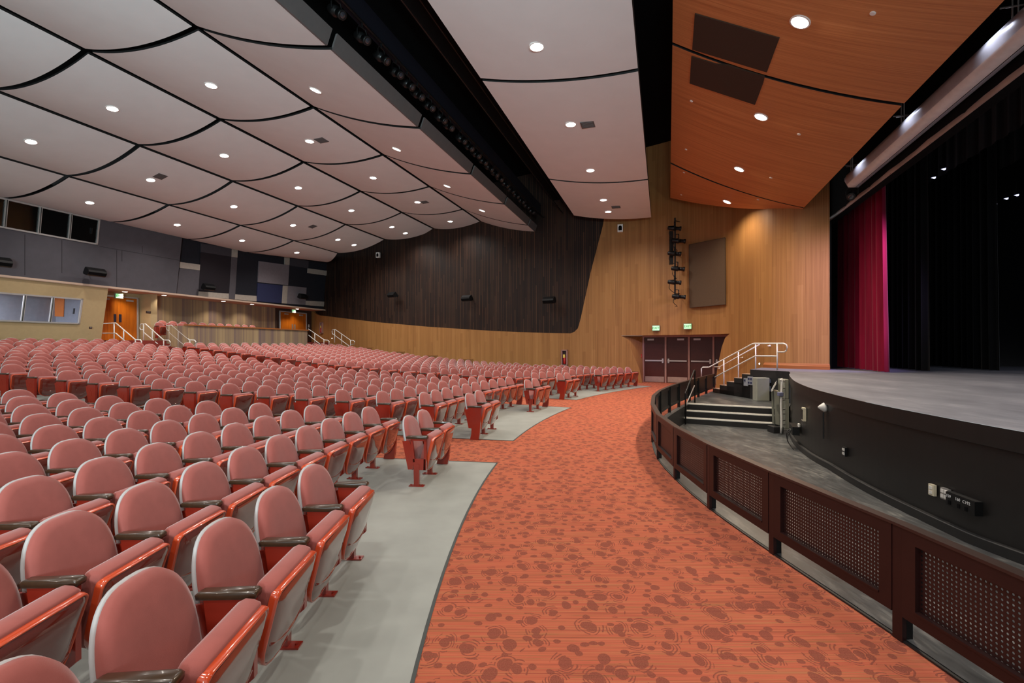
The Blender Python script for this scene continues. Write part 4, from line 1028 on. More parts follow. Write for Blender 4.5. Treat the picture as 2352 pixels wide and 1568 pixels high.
B = [(1642, 866), (1662, 855), (1735, 817), (1784, 817.5)]
railing('stair_rail', 'white pipe rail with a looped end on the open side of the stage stair', 'railing', [('top_rail', [sp_(*c) for c in A]), ('mid_rail', [sp_(*c) for c in B])],
        [(sp_(1662.5, 885), sp_(1662.5, 826)), (sp_(1696, 867), sp_(1696, 808)), (sp_(1735.5, 849), sp_(1735.5, 790)), (sp_(1785, 850), sp_(1785, 789))], 0.02)
wq = lambda px, py: wpt(px, wz(px, py), 0.2)
root = thing('wall_handrail', 'white handrail fixed to the wood wall above the stage stair', 'railing', wq(1665, 842))
mb = MB(); mb.tube([wq(1649, 842), wq(1662, 842), wq(1757, 791)], 0.02, 8); wpart(mb, 'rail', M_pipe, root, True)
for px, py in ((1657, 846), (1712, 821), (1774, 794)):
    mb = MB(); a = wpt(px, wz(px, py), 0.1); b = wpt(px, wz(px, py), 0.16); mb.lathe([(0, .035), (.015, .035), (.02, .015), (.09, .015)], a, wnorm(px), 10); wpart(mb, 'bracket', M_pipe, root, True)
# small bright step light by the landing
for px, py, lab in ((1752, 835, 'small bright step light low on the wood wall by the landing'), (766, 777, 'small bright step light low on the wood wall by the corner stair rails')):
    p = wpt(px, wz(px, py), 0.11); root = thing('step_light', lab, 'light', p, group='step lights in the wood wall')
    mb = MB(); mb.lathe([(0, .04), (.01, .04), (.012, .03)], p, wnorm(px), 14); wpart(mb, 'housing', M_trimring, root)
    mb = MB(); mb.lathe([(0.005, .028), (.016, .026), (.018, .01)], p, wnorm(px), 14); wpart(mb, 'lens', M_lamp, root)
M_ventwood = mat('tan_painted_vent', (150, 104, 60), 0.5)
for k, (x0, x1, y0) in enumerate(((828, 858, 797.5), (905, 932, 806.5), (977, 1008, 815), (1058, 1089, 823.5))):
    xm = (x0 + x1) / 2; p = wpt(xm, wz(xm, y0) - 0.2, 0.1); n = wnorm(xm); sx = Vector((-n.y, n.x, 0)); W_ = (wpt(x1, 0) - wpt(x0, 0)).length / 2
    root = thing('wall_vent', 'low tan vent in the wood wall behind far seats, %s from rear corner' % ORD[k + 1], 'vent', p, group='vent grilles low in the wood wall')
    mb = MB(); U = Vector((0, 0, 1))
    for (a0, a1, b0, b1) in ((-1, 1, .16, .2), (-1, 1, -.2, -.16), (-1, -.94, -.2, .2), (.94, 1, -.2, .2)): mb.prism([p + sx * a * W_ + U * b for a, b in ((a0, b0), (a1, b0), (a1, b1), (a0, b1))], n * .03)
    wpart(mb, 'vent_frame', M_ventwood, root)
    mb = MB()
    for q in range(7): mb.prism([p + sx * a * W_ * .94 + U * (b - .14 + .045 * q) for a, b in ((-1, 0), (1, 0), (1, .02), (-1, .02))], n * .018)
    wpart(mb, 'louvres', M_ventwood, root)
p = dpos(-.1, 1.2, .12); plate_pos = p
root = thing('fire_alarm', 'small red fire alarm box on the jamb left of the maroon doors', 'fire alarm', p)
M_alarm = mat('red_alarm_plastic', (190, 40, 28), 0.4); mb = MB(); mb.prism([p + DD * a * .06 + Vector((0, 0, b * .09)) for a, b in ((-1, -1), (1, -1), (1, 1), (-1, 1))], DN * .05); wpart(mb, 'alarm_box', M_alarm, root)
mb = MB(); mb.prism([p + DN * .05 + DD * a * .04 + Vector((0, 0, b * .02)) for a, b in ((-1, -1), (1, -1), (1, 1), (-1, 1))], DN * .012); wpart(mb, 'pull_handle', M_socketless if False else M_trimring, root)

# ------------------------------------------------------------------ railing panels round the pit
def flen(i): return sum((fc[k + 1] - fc[k]).length for k in range(i))
FL = [0.0]
for i in range(len(fc) - 1): FL.append(FL[-1] + (fc[i + 1] - fc[i]).length)
def fat(s):
    for i in range(len(fc) - 1):
        if s <= FL[i + 1]:
            return fc[i].lerp(fc[i + 1], (s - FL[i]) / (FL[i + 1] - FL[i]))
    return fc[-1].copy()
def fs_of(Y): return interp(Y, [p.y for p in fc], FL)
posts = [fs_of(y) for y in (1.62, 2.77, 3.91, 4.99, 6.1, 7.2, 8.45, 9.8, 10.95, 12.1, 13.15, 14.3, 15.35, 16.45, 17.5)]
PLAB = []
ZT, ZBm = 0.655, 0.15
for k in range(len(posts) - 1):
    a, b = fat(posts[k]), fat(posts[k + 1]); t = (b - a).normalized(); n = Vector((-t.y, t.x, 0)); L = (b - a).length; U = Vector((0, 0, 1))
    side = 'dark red' if k < 6 else 'black'
    root = thing('railing_panel', '%s perforated metal railing panel around the pit, %s counted from the nearest one' % (side, ORD[k + 1]), 'railing', (a + b) / 2, group='perforated railing panels')
    fr = MB(); g = 0.035
    def bar(s0, s1, z0, z1, mbx, th=0.034, off=0.0):
        p = [a + t * s0 + U * z0 + n * off, a + t * s1 + U * z0 + n * off, a + t * s1 + U * z1 + n * off, a + t * s0 + U * z1 + n * off]; mbx.prism(p, n * th)
    fo = MB(); fi = MB()
    for mbx, off in ((fo, 0.0), (fi, -0.02)):
        th = 0.03 if off == 0 else 0.02
        bar(g, L - g, ZT - 0.075, ZT, mbx, th, off); bar(g, L - g, ZBm, ZBm + 0.06, mbx, th, off)
        bar(g, g + 0.085, ZBm + .06, ZT - .075, mbx, th, off); bar(L - g - .085, L - g, ZBm + .06, ZT - .075, mbx, th, off)
    # thin raised moulding round the sheet
    bar(g + .085, L - g - .085, ZBm + .06, ZBm + .072, fo, 0.036)
    wpart(fo, 'outer_frame', M_fencered, root); wpart(fi, 'inner_frame', M_blackmetal, root)
    for nm, m, off in (('outer_sheet', M_perfred, 0.003), ('inner_sheet', M_perfblack, 0.001)):
        sh = MB(); s0, s1, z0, z1 = g + .085, L - g - .085, ZBm + .06, ZT - .075
        sh.grid([[a + t * s0 + U * z0 + n * off, a + t * s1 + U * z0 + n * off], [a + t * s0 + U * z1 + n * off, a + t * s1 + U * z1 + n * off]], 0, [[(0, 0), (s1 - s0, 0)], [(0, z1 - z0), (s1 - s0, z1 - z0)]])
        wpart(sh, nm, m, root)
    cp = MB(); bar(0.0, L, ZT, ZT + 0.016, cp, 0.07, -0.03); wpart(cp, 'top_cap', mat('dark_metal_cap', (66, 50, 46), 0.4, metal=0.5) if k == 0 else bpy.data.materials['dark_metal_cap'], root)
    pt = MB(); bar(-0.032, 0.032, 0.0, ZT, pt, 0.026, 0.0); wpart(pt, 'post', M_fencered, root)
    pi_ = MB(); bar(-0.03, 0.03, 0.0, ZT, pi_, 0.04, -0.042); wpart(pi_, 'post', M_blackmetal, root)
    if k == len(posts) - 2:
        pi_ = MB(); bar(L - 0.03, L + 0.03, 0.0, ZT, pi_, 0.066, -0.042); wpart(pi_, 'post', M_blackmetal, root)

# ------------------------------------------------------------------ platform lift, cabinet, fittings on the stage front
def at_floor(px, py, Y): return atY(px, py, Y)
root = thing('platform_lift', 'folded grey platform lift standing against the stage end', 'lift', atY(1795, 985, 12.1))
LY = 12.1
def lbox(px0, px1, py0, py1, Y, dep, nm, m, r=0.01, sk=0.0):
    a = atY(px0, py1, Y); b = atY(px1, py0, Y); mb = MB(); mb.rbox((a.x, Y, a.z), (b.x, Y + dep, b.z), r); return wpart(mb, nm, m, root)
mb = MB(); P = [atY(1771, 899, 12.0), atY(1776, 898, 12.0), atY(1780, 976, 12.0), atY(1774, 973, 12.0)]; mb.prism(P, (0.22, 0.4, 0)); wpart(mb, 'folded_ramp', M_greylift, root)
mb = MB(); P = [atY(1777, 898, 11.85), atY(1790, 900, 11.85), atY(1792, 976, 11.85), atY(1781, 974, 11.85)]; mb.prism(P, (0.22, 0.4, 0)); wpart(mb, 'folded_platform', M_greylift, root)
mb = MB(); P = [atY(1771, 897, 11.8), atY(1783, 876, 11.8), atY(1783, 882, 11.8), atY(1773, 899, 11.8)]; mb.prism(P, (0.2, 0.36, 0)); wpart(mb, 'tilted_flap', M_pipe, root)
lbox(1802, 1812, 871, 916, 11.75, 0.3, 'upper_column', M_greylift); lbox(1803, 1813, 916, 985, 11.75, 0.3, 'lower_column', M_greylift)
mb = MB(); mb.tube([atY(x, y, 11.6) for x, y in ((1793, 874), (1793.5, 870), (1795, 869), (1796, 876), (1795, 900), (1794, 930), (1795, 960), (1795, 980), (1794, 995))], 0.026, 10); wpart(mb, 'guide_arm', M_pipe, root, True)
mb = MB()
for y in (876, 891, 918, 940, 950, 965, 975): a = atY(1797, y, 11.7); mb.tube([a, a + Vector((.07, .02, 0))], 0.018, 8)
wpart(mb, 'fastener', M_steel, root)
lbox(1790, 1800, 901, 910, 11.55, 0.1, 'control_handle', mat('blue_grey_handle', (110, 112, 140), 0.4))
lbox(1777, 1800, 980, 1000, 11.7, 0.3, 'base_unit', M_black); lbox(1798, 1812, 986, 997, 11.72, 0.2, 'base_plate', M_steel)
root = thing('control_cabinet', 'grey metal cabinet standing before the stage landing', 'cabinet', atY(1752, 912, 14.3))
YC = 14.25; a = atY(1738, 917, YC); b = atY(1768, 867.5, YC); a.z = ZP
mb = MB(); mb.rbox((a.x, YC, a.z), (b.x, YC + .25, b.z), 0.012); wpart(mb, 'cabinet_body', M_greylift, root)
mb = MB(); mb.box((a.x + .015, YC - .008, a.z + .015), (b.x - .015, YC, b.z - .015)); wpart(mb, 'cabinet_door', M_greylift, root)
mb = MB(); mb.box((b.x, YC + .02, b.z - .15), (b.x + .05, YC + .2, b.z - .05)); mb.box((b.x, YC + .02, b.z - .4), (b.x + .04, YC + .2, b.z - .25)); wpart(mb, 'junction_box', mat('blue_grey_box', (88, 96, 118), 0.5), root)
def plate(pos, face, w_, h_, th, name, label, cat, m, extra=None, group=None):
    face = Vector(face).normalized(); sx = Vector((-face.y, face.x, 0)); pos = Vector(pos); U = Vector((0, 0, 1))
    root = thing(name, label, cat, pos, group=group); mb = MB()
    mb.prism([pos + sx * a * w_ / 2 + U * b * h_ / 2 for a, b in ((-1, -1), (1, -1), (1, 1), (-1, 1))], face * th); wpart(mb, 'plate', m, root)
    for (nm, u, v, ww, hh, t_, mm) in (extra or []):
        mb = MB(); c = pos + sx * u + U * v + face * th; mb.prism([c + sx * a * ww / 2 + U * b * hh / 2 for a, b in ((-1, -1), (1, -1), (1, 1), (-1, 1))], face * t_); wpart(mb, nm, mm, root)
    return root
stf = (S0 - sr * 0.0); flank = -sr
def onflank(px, py):
    # meet the stair flank plane
    r = Vector(((px - 1176) / FPX, 1, (HOR - py) / FPX)); n = sr; t = (S0 - Vector((0, 0, 0))).dot(n) / r.dot(n); return Vector((r.x * t, t, CAMH + r.z * t))
M_socketgrey = mat('grey_socket_plate', (150, 152, 160), 0.4); M_socketblue = mat('blue_connector', (40, 46, 80), 0.5); M_ivory = mat('ivory_plastic', (216, 206, 180), 0.4); M_socketwhite = mat('white_socket', (222, 218, 212), 0.4)
plate(onflank(1714, 877), flank, 0.2, 0.24, 0.02, 'connector_plate', 'grey connector plate with one blue socket on the stair flank', 'socket', M_socketgrey, [('socket', -.04, .05, .06, .06, .015, M_socketblue)])
plate(onflank(1724, 874), flank, 0.24, 0.26, 0.02, 'connector_plate', 'grey connector plate with four blue sockets on the stair flank', 'socket', M_socketgrey, [('socket', u, v, .06, .06, .015, M_socketblue) for u in (-.055, .055) for v in (-.06, .06)])
plate(atY(1734, 873, 14.6), (-.3, -1, 0), 0.12, 0.17, 0.05, 'switch_box', 'small white switch box beside the grey cabinet', 'switch', M_ivory, [('rocker', 0, 0, .03, .06, .01, M_greylift)])
def sfront(px):                                  # stage front: Y where column px grazes the face
    x = (px - 1176) / FPX; best = None
    for i in range(len(edge_c) - 1):
        a, b = edge_c[i], edge_c[i + 1]; fa = a.x - x * a.y; fb = b.x - x * b.y
        if fa * fb <= 0:
            q = a.lerp(b, fa / (fa - fb) if fa != fb else 0)
            if best is None or q.y < best[0].y: best = (q, (b - a).normalized())
    if best is None: best = (edge_c[5], (edge_c[6] - edge_c[5]).normalized())
    return best
def sface(px, py, off=0.0):
    q, t = sfront(px); n = Vector((-t.y, t.x, 0)); return Vector((q.x, q.y, CAMH + (HOR - py) / FPX * q.y)) + n * off, n
for (px, py, w_, h_, nm, lab, m, ex) in (
    (1847, 951, 0.16, 0.24, 'control_box', 'ivory control box with dark keys on the stage front by the lift', M_ivory, [('keypad', 0, 0, .1, .18, .01, M_blackmetal)]),
    (1939.5, 1036.5, 0.09, 0.13, 'power_socket', 'small black four way socket on the stage front', M_blackmetal, [('outlet', u, v, .026, .035, .008, M_socketwhite) for u in (-.02, .02) for v in (-.028, .028)]),
    (2140.5, 1124.5, 0.075, 0.115, 'power_socket', 'ivory double socket on the stage front', M_ivory, [('outlet', 0, v, .035, .032, .01, M_socketwhite) for v in (-.024, .024)]),
    (2171, 1134, 0.1, 0.115, 'power_socket', 'steel four way socket plate beside the black numbered box', M_steel, [('outlet', u, v, .034, .034, .008, M_socketwhite) for u in (-.023, .023) for v in (-.026, .026)])):
    p, n = sface(px, py, -0.02); r_ = plate(p, n, w_, h_, 0.05 if nm == 'control_box' else 0.03, nm, lab, 'socket' if nm != 'control_box' else 'control box', m, ex)
# dome light
p, n = sface(1892, 935, -0.03); root = thing('bulkhead_light', 'round pale bulkhead fitting on the black stage front', 'light', p)
mb = MB(); mb.lathe([(0, .075), (.03, .075), (.05, .06), (.09, .03), (.11, .012)], p, n, 16); wpart(mb, 'dome', M_socketwhite, root, True)
mb = MB(); mb.tube([p + Vector((0, 0, -.08)) + n * .035, p + Vector((0, 0, -.5)) + n * .035], 0.012, 6); wpart(mb, 'conduit', M_black, root)
# numbered floor pocket box
p0, n0 = sface(2182, 1140, -0.02); p1, n1 = sface(2243, 1160, -0.02)
tt = (p1 - p0); tt.z = 0; Lb = tt.length; tt.normalize(); nb = Vector((-tt.y, tt.x, 0))
if nb.x > 0: nb = -nb
root = thing('connector_box', 'black connector box lettered 159 160 C192 on the stage front', 'connector box', p0)
U = Vector((0, 0, 1)); zc = p0.z; hb = 0.13
c0 = Vector((p0.x, p0.y, zc - hb / 2 - .015)); mb = MB()
mb.prism([c0 - nb * .05, c0 + tt * (Lb + .03) - nb * .05, c0 + tt * (Lb + .03) - nb * .05 + U * hb, c0 - nb * .05 + U * hb], nb * 0.11); wpart(mb, 'box_body', M_blackmetal, root)
mb = MB(); mb.prism([c0 + U * (hb + .001) - nb * .05, c0 + tt * (Lb + .03) + U * (hb + .001) - nb * .05, c0 + tt * (Lb + .03) + U * (hb + .001) + nb * .055, c0 + U * (hb + .001) + nb * .055], (0, 0, .005)); wpart(mb, 'lid', M_black, root)
M_whitepaint = mat('white_lettering', (225, 225, 225), 0.6)
for txt, s in (('159', .02), ('160', .38), ('C192', .66)):
    cu = bpy.data.curves.new('number_text', 'FONT'); cu.body = txt; cu.size = 0.04; cu.extrude = 0.001; cu.materials.append(M_whitepaint); cu.align_y = 'CENTER'
    t_ = text_mesh(cu, 'lettering'); t_.parent = root
    sx = -tt if nb.cross(U).dot(tt) > 0 and False else tt
    sxx = U.cross(nb).normalized()
    org = c0 + tt * (Lb * s) if sxx.dot(tt) > 0 else c0 + tt * (Lb * (1 - s))
    R = Matrix((sxx, U, nb)).transposed().to_4x4(); t_.matrix_local = Matrix.Translation(org + nb * 0.062 + U * (hb - .035) - p0) @ R
    mb = MB(); q = org + nb * .06 + U * (hb - .075) + sxx * 0.04; mb.prism([q - sxx * .013, q + sxx * .013, q + sxx * .013 - U * .04, q - sxx * .013 - U * .04], nb * .006); wpart(mb, 'outlet', M_dark, root)
# black boxes and cable near the lift
p, n = sface(1832, 985, 0.0); root = thing('outlet_box', 'black outlet box with plugs and cables at the stage foot by the lift', 'connector box', p)
t_ = Vector((-n.y, n.x, 0)); mb = MB()
mb.prism([p + t_ * a + U * b for a, b in ((-.3, -.08), (.3, -.08), (.3, .08), (-.3, .08))], n * 0.12); wpart(mb, 'box_body', M_blackmetal, root)
for u in (.16, .24):
    mb = MB(); mb.lathe([(0, .02), (.05, .02), (.06, .012)], p + t_ * u + U * .08, (0, 0, 1), 8); wpart(mb, 'plug', M_socketwhite, root)
mb = MB()
for k in range(3): mb.tube(catmull([p + t_ * (.05 + .07 * k) + n * .13 + U * .02, p + t_ * (.1 + .07 * k) + n * .2 - U * (.08 + .04 * k), p + t_ * (.05 + .09 * k) + n * .17 - U * .26, p + t_ * (.2 + .05 * k) + n * .1 - U * .36], 5), 0.008, 6)
wpart(mb, 'cable', M_black, root, True)

# ------------------------------------------------------------------ proscenium, curtains
PV = Vector((0.3055, 0.9522, 0)); PN = Vector((0.9522, -0.3055, 0))   # along / away from the audience
def pr(p, t, z): return PN * p + PV * t + Vector((0, 0, z))
def pline(px, p):
    xr = (px - 1176) / FPX; b0 = PN * p; t = (b0.x - xr * b0.y) / (xr * PV.y - PV.x); return t
# proscenium: far reveal and header
tp = pline(1901, 4.95)
mb = MB(); mb.prism([pr(4.9, tp, ZST), pr(5.06, tp + .02, ZST), pr(5.06, tp + 4, ZST), pr(4.9, tp + 4, ZST)], (0, 0, 9.6))
o = mb.build('wall_proscenium', M_black); tag(o, 'black edge of the proscenium opening beside the wood wall', 'wall', kind='structure')
mb = MB(); mb.prism([pr(5.0, -9, 5.725), pr(5.0, tp + 1, 5.725), pr(5.25, tp + 1, 5.725), pr(5.25, -9, 5.725)], (0, 0, 4.7))
o = mb.build('wall_header', M_dark); tag(o, 'black header wall over the stage opening', 'wall', kind='structure')
rows = []
for i in range(90):
    t = -8 + (tp + 0.6 + 8) * i / 89; wv = 0.012 * sin(t * 3.1) + 0.008 * sin(t * 7.3)
    rows.append([pr(4.985 + wv, t, 5.81), pr(4.975 + wv, t, 5.77), pr(4.985 - wv, t, 5.725), pr(5.02, t, 5.72)])
mb = MB(); mb.grid(rows); o = mb.build('valance', mat('pale_satin_hem', (150, 128, 118), 0.45, var=0.25, vscale=1.5), smooth=True); tag(o, 'pale satin strip along the lower edge of the stage opening header', 'valance')
# screen housing hanging along the proscenium
HS = 0.17; th = pline(1945, 4.62 + HS); root = thing('screen_housing', 'long silver white screen housing hanging in front of the stage opening', 'screen housing', pr(4.62 + HS, 8, 6.3))
def hx(prof, t0, t1):
    return [[pr(a + HS, t0, z), pr(a + HS, t1, z)] for a, z in prof]
M_alu = mat('brushed_aluminium_housing', (206, 206, 214), 0.3, metal=0.35, var=0.05)
HS = 0.0; th = pline(1945, 4.6)
for nm, prof, m in (('upper_shell', [(4.62, 6.28), (4.58, 6.25), (4.555, 6.15), (4.6, 6.02)], M_alu), ('lower_shell', [(4.6, 6.02), (4.65, 5.94), (4.78, 5.92)], mat('white_enamel', (224, 220, 218), 0.35)), ('bottom_rail', [(4.8, 5.92), (4.88, 5.93), (4.94, 6.0)], M_alu)):
    mb = MB(); mb.grid(hx(prof, -8, th)); mb.grid(hx([(a + .012, z + .006) for a, z in prof], -8, th), flip=True); wpart(mb, nm, m, root, True)
mb = MB(); mb.prism([pr(4.62, th, 6.28), pr(4.555, th, 6.2), pr(4.555, th, 6.12), pr(4.64, th, 5.94), pr(4.88, th, 5.92), pr(4.94, th, 6.02), pr(4.94, th, 6.28)], PV * 0.03); wpart(mb, 'end_cap', M_alu, root)
for t in (th - .3, th - 3.2, th - 6.6):
    mb = MB()
    for e in (0, .12): mb.tube([pr(4.64, t + e, 6.2), pr(4.64, t + e, 7.3)], 0.012, 6)
    mb.tube([pr(4.5, t, 6.4), pr(4.78, t, 6.4)], 0.012, 6); mb.tube([pr(4.5, t + .12, 6.47), pr(4.78, t + .12, 6.47)], 0.012, 6); wpart(mb, 'hanger', M_steel, root)
for t in (th - 1.0, th - 3.6, th - 6.2):
    lamp('housing_glow_lamp', 'SPOT', tuple(pr(4.34, t, 6.34)), 17, (0.8, 0.84, 1.0), tuple(pr(4.6, t, 6.06)), 0.05, 120, 0.8)
p_ = pr(4.75, pline(1957, 4.75), 5.75); stage_light(p_, Vector((-.6, -.6, -.5)), (0, 0, 1), 'black lamp hanging under the end of the screen housing', None, 0.32, 0.1)
def curtain(name, label, cat, p, t0, t1, z0, z1, m, amp=0.07, wl=0.28, flare=0.0, pshift=0.0, group=None):
    mb = MB(); n = max(30, int((t1 - t0) / wl * 10)); rows = []
    for i in range(n + 1):
        s = i / n; t = t0 + (t1 - t0) * s; col = []
        ph = 2 * pi * (t - t0) / wl + 0.7 * sin(t * 2.3)
        for k in range(9):
            v = k / 8; z = z0 + (z1 - z0) * v
            a = amp * (1.0 - 0.3 * v); col.append(pr(p + a * sin(ph) + 0.3 * a * sin(2.3 * ph + 1), t - flare * (1 - v) ** 1.5 * (1 - s), z))
        rows.append(col)
    mb.grid(rows); o = mb.build(name, m, smooth=True); tag(o, label, cat, group); return o
tr = pline(2030, 5.7)
curtain('stage_curtain', 'crimson velvet main curtain drawn to the side of the stage', 'curtain', 5.7, tr, tr + 3.6, ZST + .02, 8.4, M_redvelvet, 0.1, 0.42, 0.25)
t2 = pline(2128, 7.0); curtain('side_curtain', 'black side curtain just behind the crimson curtain', 'curtain', 7.0, t2, t2 + 4.5, ZST + .02, 9.5, M_blackvelvet, 0.06, 0.36, 0.1, group='black side curtains')
t3 = pline(2286, 9.1); curtain('side_curtain', 'black side curtain farther back on the stage', 'curtain', 9.1, t3, t3 + 5.0, ZST + .02, 9.5, M_blackvelvet, 0.06, 0.36, 0.15, group='black side curtains')
curtain('back_curtain', 'black curtain closing the rear of the stage', 'curtain', 12.6, -6, 26, ZST + .02, 10.2, M_blackvelvet, 0.08, 0.6)
mb = MB(); mb.prism([pr(5.3, 22.5, 0), pr(13.5, 22.5, 0), pr(13.5, 22.7, 0), pr(5.3, 22.7, 0)], (0, 0, 10.6)); o = mb.build('wall_stage_side', M_dark); tag(o, 'black side wall of the stage house', 'wall', kind='structure')
for k, (p, z) in enumerate([(7.4, 6.5), (9.4, 6.9)]):
    curtain('border_curtain', 'black overhead border curtain, %s from the front' % ORD[k + 1], 'curtain', p, -6, 19, z, 10.4, M_blackvelvet, 0.03, 0.5, group='black border curtains')
M_glint = emis('stage_glint_glow', (210, 215, 255), 2.0)  # glow given to small added pieces, for the lit gaps between the borders
for k, (px, py, p) in enumerate([(2048, 465, 7.2), (2062, 457, 7.2), (2074, 452, 7.2), (2092, 443, 7.2), (2145, 407, 7.2), (2168, 387, 7.2), (2286, 469, 9.6), (2312, 455, 9.6), (2336, 447, 9.6)]):
    t = pline(px, p); b0 = PN * p + PV * t; q = Vector((b0.x, b0.y, CAMH + (HOR - py) / FPX * b0.y))
    root = thing('border_glint', 'small glowing glint under the black borders above the stage, %s along' % ORD[k + 1], 'stage light', q, group='small glowing glints above the stage')
    mb = MB(); mb.prism([q + Vector((-.04, 0, .0)), q + Vector((.06, 0, .02)), q + Vector((.05, 0, -.03))], (0, .05, 0)); wpart(mb, 'glint_face', M_glint, root)
    mb = MB(); mb.tube([q + Vector((.0, .03, 0)), q + Vector((.0, .03, .4))], 0.012, 6); mb.lathe([(0, .03), (.12, .04)], q + Vector((0, .06, 0)), (0, .2, 1), 10); wpart(mb, 'glint_mount', M_dark, root)

# ------------------------------------------------------------------ things on the side wall
# grille panel
P = []
for px, py in ((1588, 563), (1674, 546), (1675, 699), (1590, 707)):
    P.append(wpt(px, wz(px, py), 0.18))
n = (P[1] - P[0]).cross(P[3] - P[0]).normalized()
if n.y > 0: n = -n
root = thing('speaker_grille', 'large dark brown grille cloth panel on the wood wall', 'grille', (P[2] + P[3]) / 2)
mb = MB(); mb.prism(P, -n * 0.04); wpart(mb, 'grille_cloth', M_grille, root)
mb = MB()
for i in range(4):
    a, b = P[i], P[(i + 1) % 4]; d_ = (b - a).normalized(); s_ = n.cross(d_) * 0.006; mb.prism([a - s_, b - s_, b + s_, a + s_], n * 0.006)
wpart(mb, 'frame', mat('dark_grille_frame', (50, 36, 26), 0.7), root)
# light ladder with six theatre lights
LP0 = wpt(1563, wz(1563, 690), 0.55); zt_ = wz(1563, 506)
root = thing('light_ladder', 'black vertical pipe ladder for theatre lights on the wood wall', 'ladder', LP0)
mb = MB(); lx = Vector((LP0.x, LP0.y, 0)); mb.tube([lx + Vector((0, 0, LP0.z)), lx + Vector((0, 0, zt_))], 0.035, 8); wpart(mb, 'pipe', M_blackmetal, root)
w_n = wnorm(1563)
for py in (512, 590, 676):
    z = wz(1563, py); mb = MB(); mb.tube([lx + Vector((0, 0, z)), lx - w_n * 0.45 + Vector((0, 0, z + .03))], 0.02, 6); wpart(mb, 'wall_bracket', M_blackmetal, root)
mb = MB(); a = lx + Vector((-.1, .05, 0)); mb.prism([a + Vector((-.1, 0, wz(1563, 610))), a + Vector((.05, 0, wz(1563, 610))), a + Vector((.05, 0, wz(1563, 535))), a + Vector((-.1, 0, wz(1563, 535)))], (0, .1, 0)); wpart(mb, 'wiring_box', M_blackmetal, root)
for k, (px, py, dx) in enumerate([(1549, 524, -1), (1559, 553, 1), (1549, 582, -1), (1557, 617, 1), (1549, 648, -1), (1559, 681, 1)]):
    Yp = lx.y - 0.1; q = atY(px, py, Yp)
    mbz = stage_light(q, Vector((1, -0.25, -0.12)), (0, 0, 1), 'black theatre light on the wall ladder, %s from the top' % ORD[k + 1], 'theatre lights on the wall ladder', 0.55, 0.09, yoke_to=Vector((lx.x, lx.y, q.z + .3)))
    mb = MB(); mb.tube(catmull([q + Vector((-.2, 0, -.05)), q + Vector((-.22, 0, -.25)), q + Vector((-.05, .05, -.4)), Vector((lx.x, lx.y, q.z - .42))], 5), 0.012, 6); wpart(mb, 'cable', M_blackmetal, mbz)
# small white wall speakers
for px, py, lab in ((1427, 526.5, 'small white wall speaker high on the wood wall'), (873.5, 587, 'small white wall speaker high on the dark slats')):
    p = wpt(px, wz(px, py), 0.12); n = Vector((-.3, -1, 0)).normalized(); sx = Vector((-n.y, n.x, 0)); root = thing('wall_speaker', lab, 'speaker', p, group='small white wall speakers')
    hh = 0.17; mb = MB(); mb.prism([p + sx * a * .12 + U * b * hh for a, b in ((-1, -1), (1, -1), (1, 1), (-1, 1))], n * .16); wpart(mb, 'cabinet', M_trimring, root)
    mb = MB(); mb.prism([p + n * .161 + sx * a * .075 + U * b * .11 for a, b in ((-1, -1), (1, -1), (1, .5), (.5, 1), (-.5, 1), (-1, .5))], n * .01); wpart(mb, 'grille', M_dark, root)
# black surround speakers
def surround(p, n, label, L=0.5, r=0.13):
    n = Vector(n).normalized(); sx = Vector((-n.y, n.x, 0)).normalized(); p = Vector(p); root = thing('surround_speaker', label, 'speaker', p, group='black surround speakers')
    c = p + n * 0.42; dn = (n * .9 + Vector((0, 0, -.5))).normalized(); up = sx.cross(dn); 
    prof = [(-.5, -.7), (-.3, -1), (.5, -.8), (.7, -.4), (.7, .4), (.5, .8), (-.3, 1), (-.5, .7)]
    mb = MB(); mb.prism([c + dn * a * r * 1.5 + up * b * r - sx * L / 2 for a, b in prof], sx * L); wpart(mb, 'cabinet', M_blackmetal, root)
    mb = MB(); mb.prism([c + dn * (r * 1.06) + up * b * r * .38 + sx * a * L * .46 for a, b in ((-1, -1), (1, -1), (1, 1), (-1, 1))], dn * .012); wpart(mb, 'grille', M_dark, root)
    mb = MB(); mb.tube([p, p + n * .25 - U * .12, c - U * .08], 0.025, 8); mb.lathe([(0, .09), (.02, .09)], p, n, 10); wpart(mb, 'bracket', M_blackmetal, root)
for px, py, lab in ((912, 678, 'black surround speaker on the dark slats, first from the rear corner'), (1083, 686, 'black surround speaker in the middle of the dark slats'), (1270, 690.5, 'black surround speaker on the dark slats nearest the wood wall')):
    surround(wpt(px, wz(px, py), -.04), wnorm(px), lab, 0.62, 0.16)
for px, py, pl, lab in ((203, 626, PL_BOOTH, 'black surround speaker low on the grey wall over the booth window'), (-22, 602, PL_BOOTH, 'black surround speaker on the grey wall cut by the picture edge'), (465, 660, PL_PATCH, 'black surround speaker on the large grey panel next to the booth'), (683, 681, PL_PATCH, 'black surround speaker on the light grey panel over the corner exit')):
    surround(onlean(px, py, *pl), (TY, -TX, 0), lab, 0.72 if px < 300 else 0.62, 0.17)
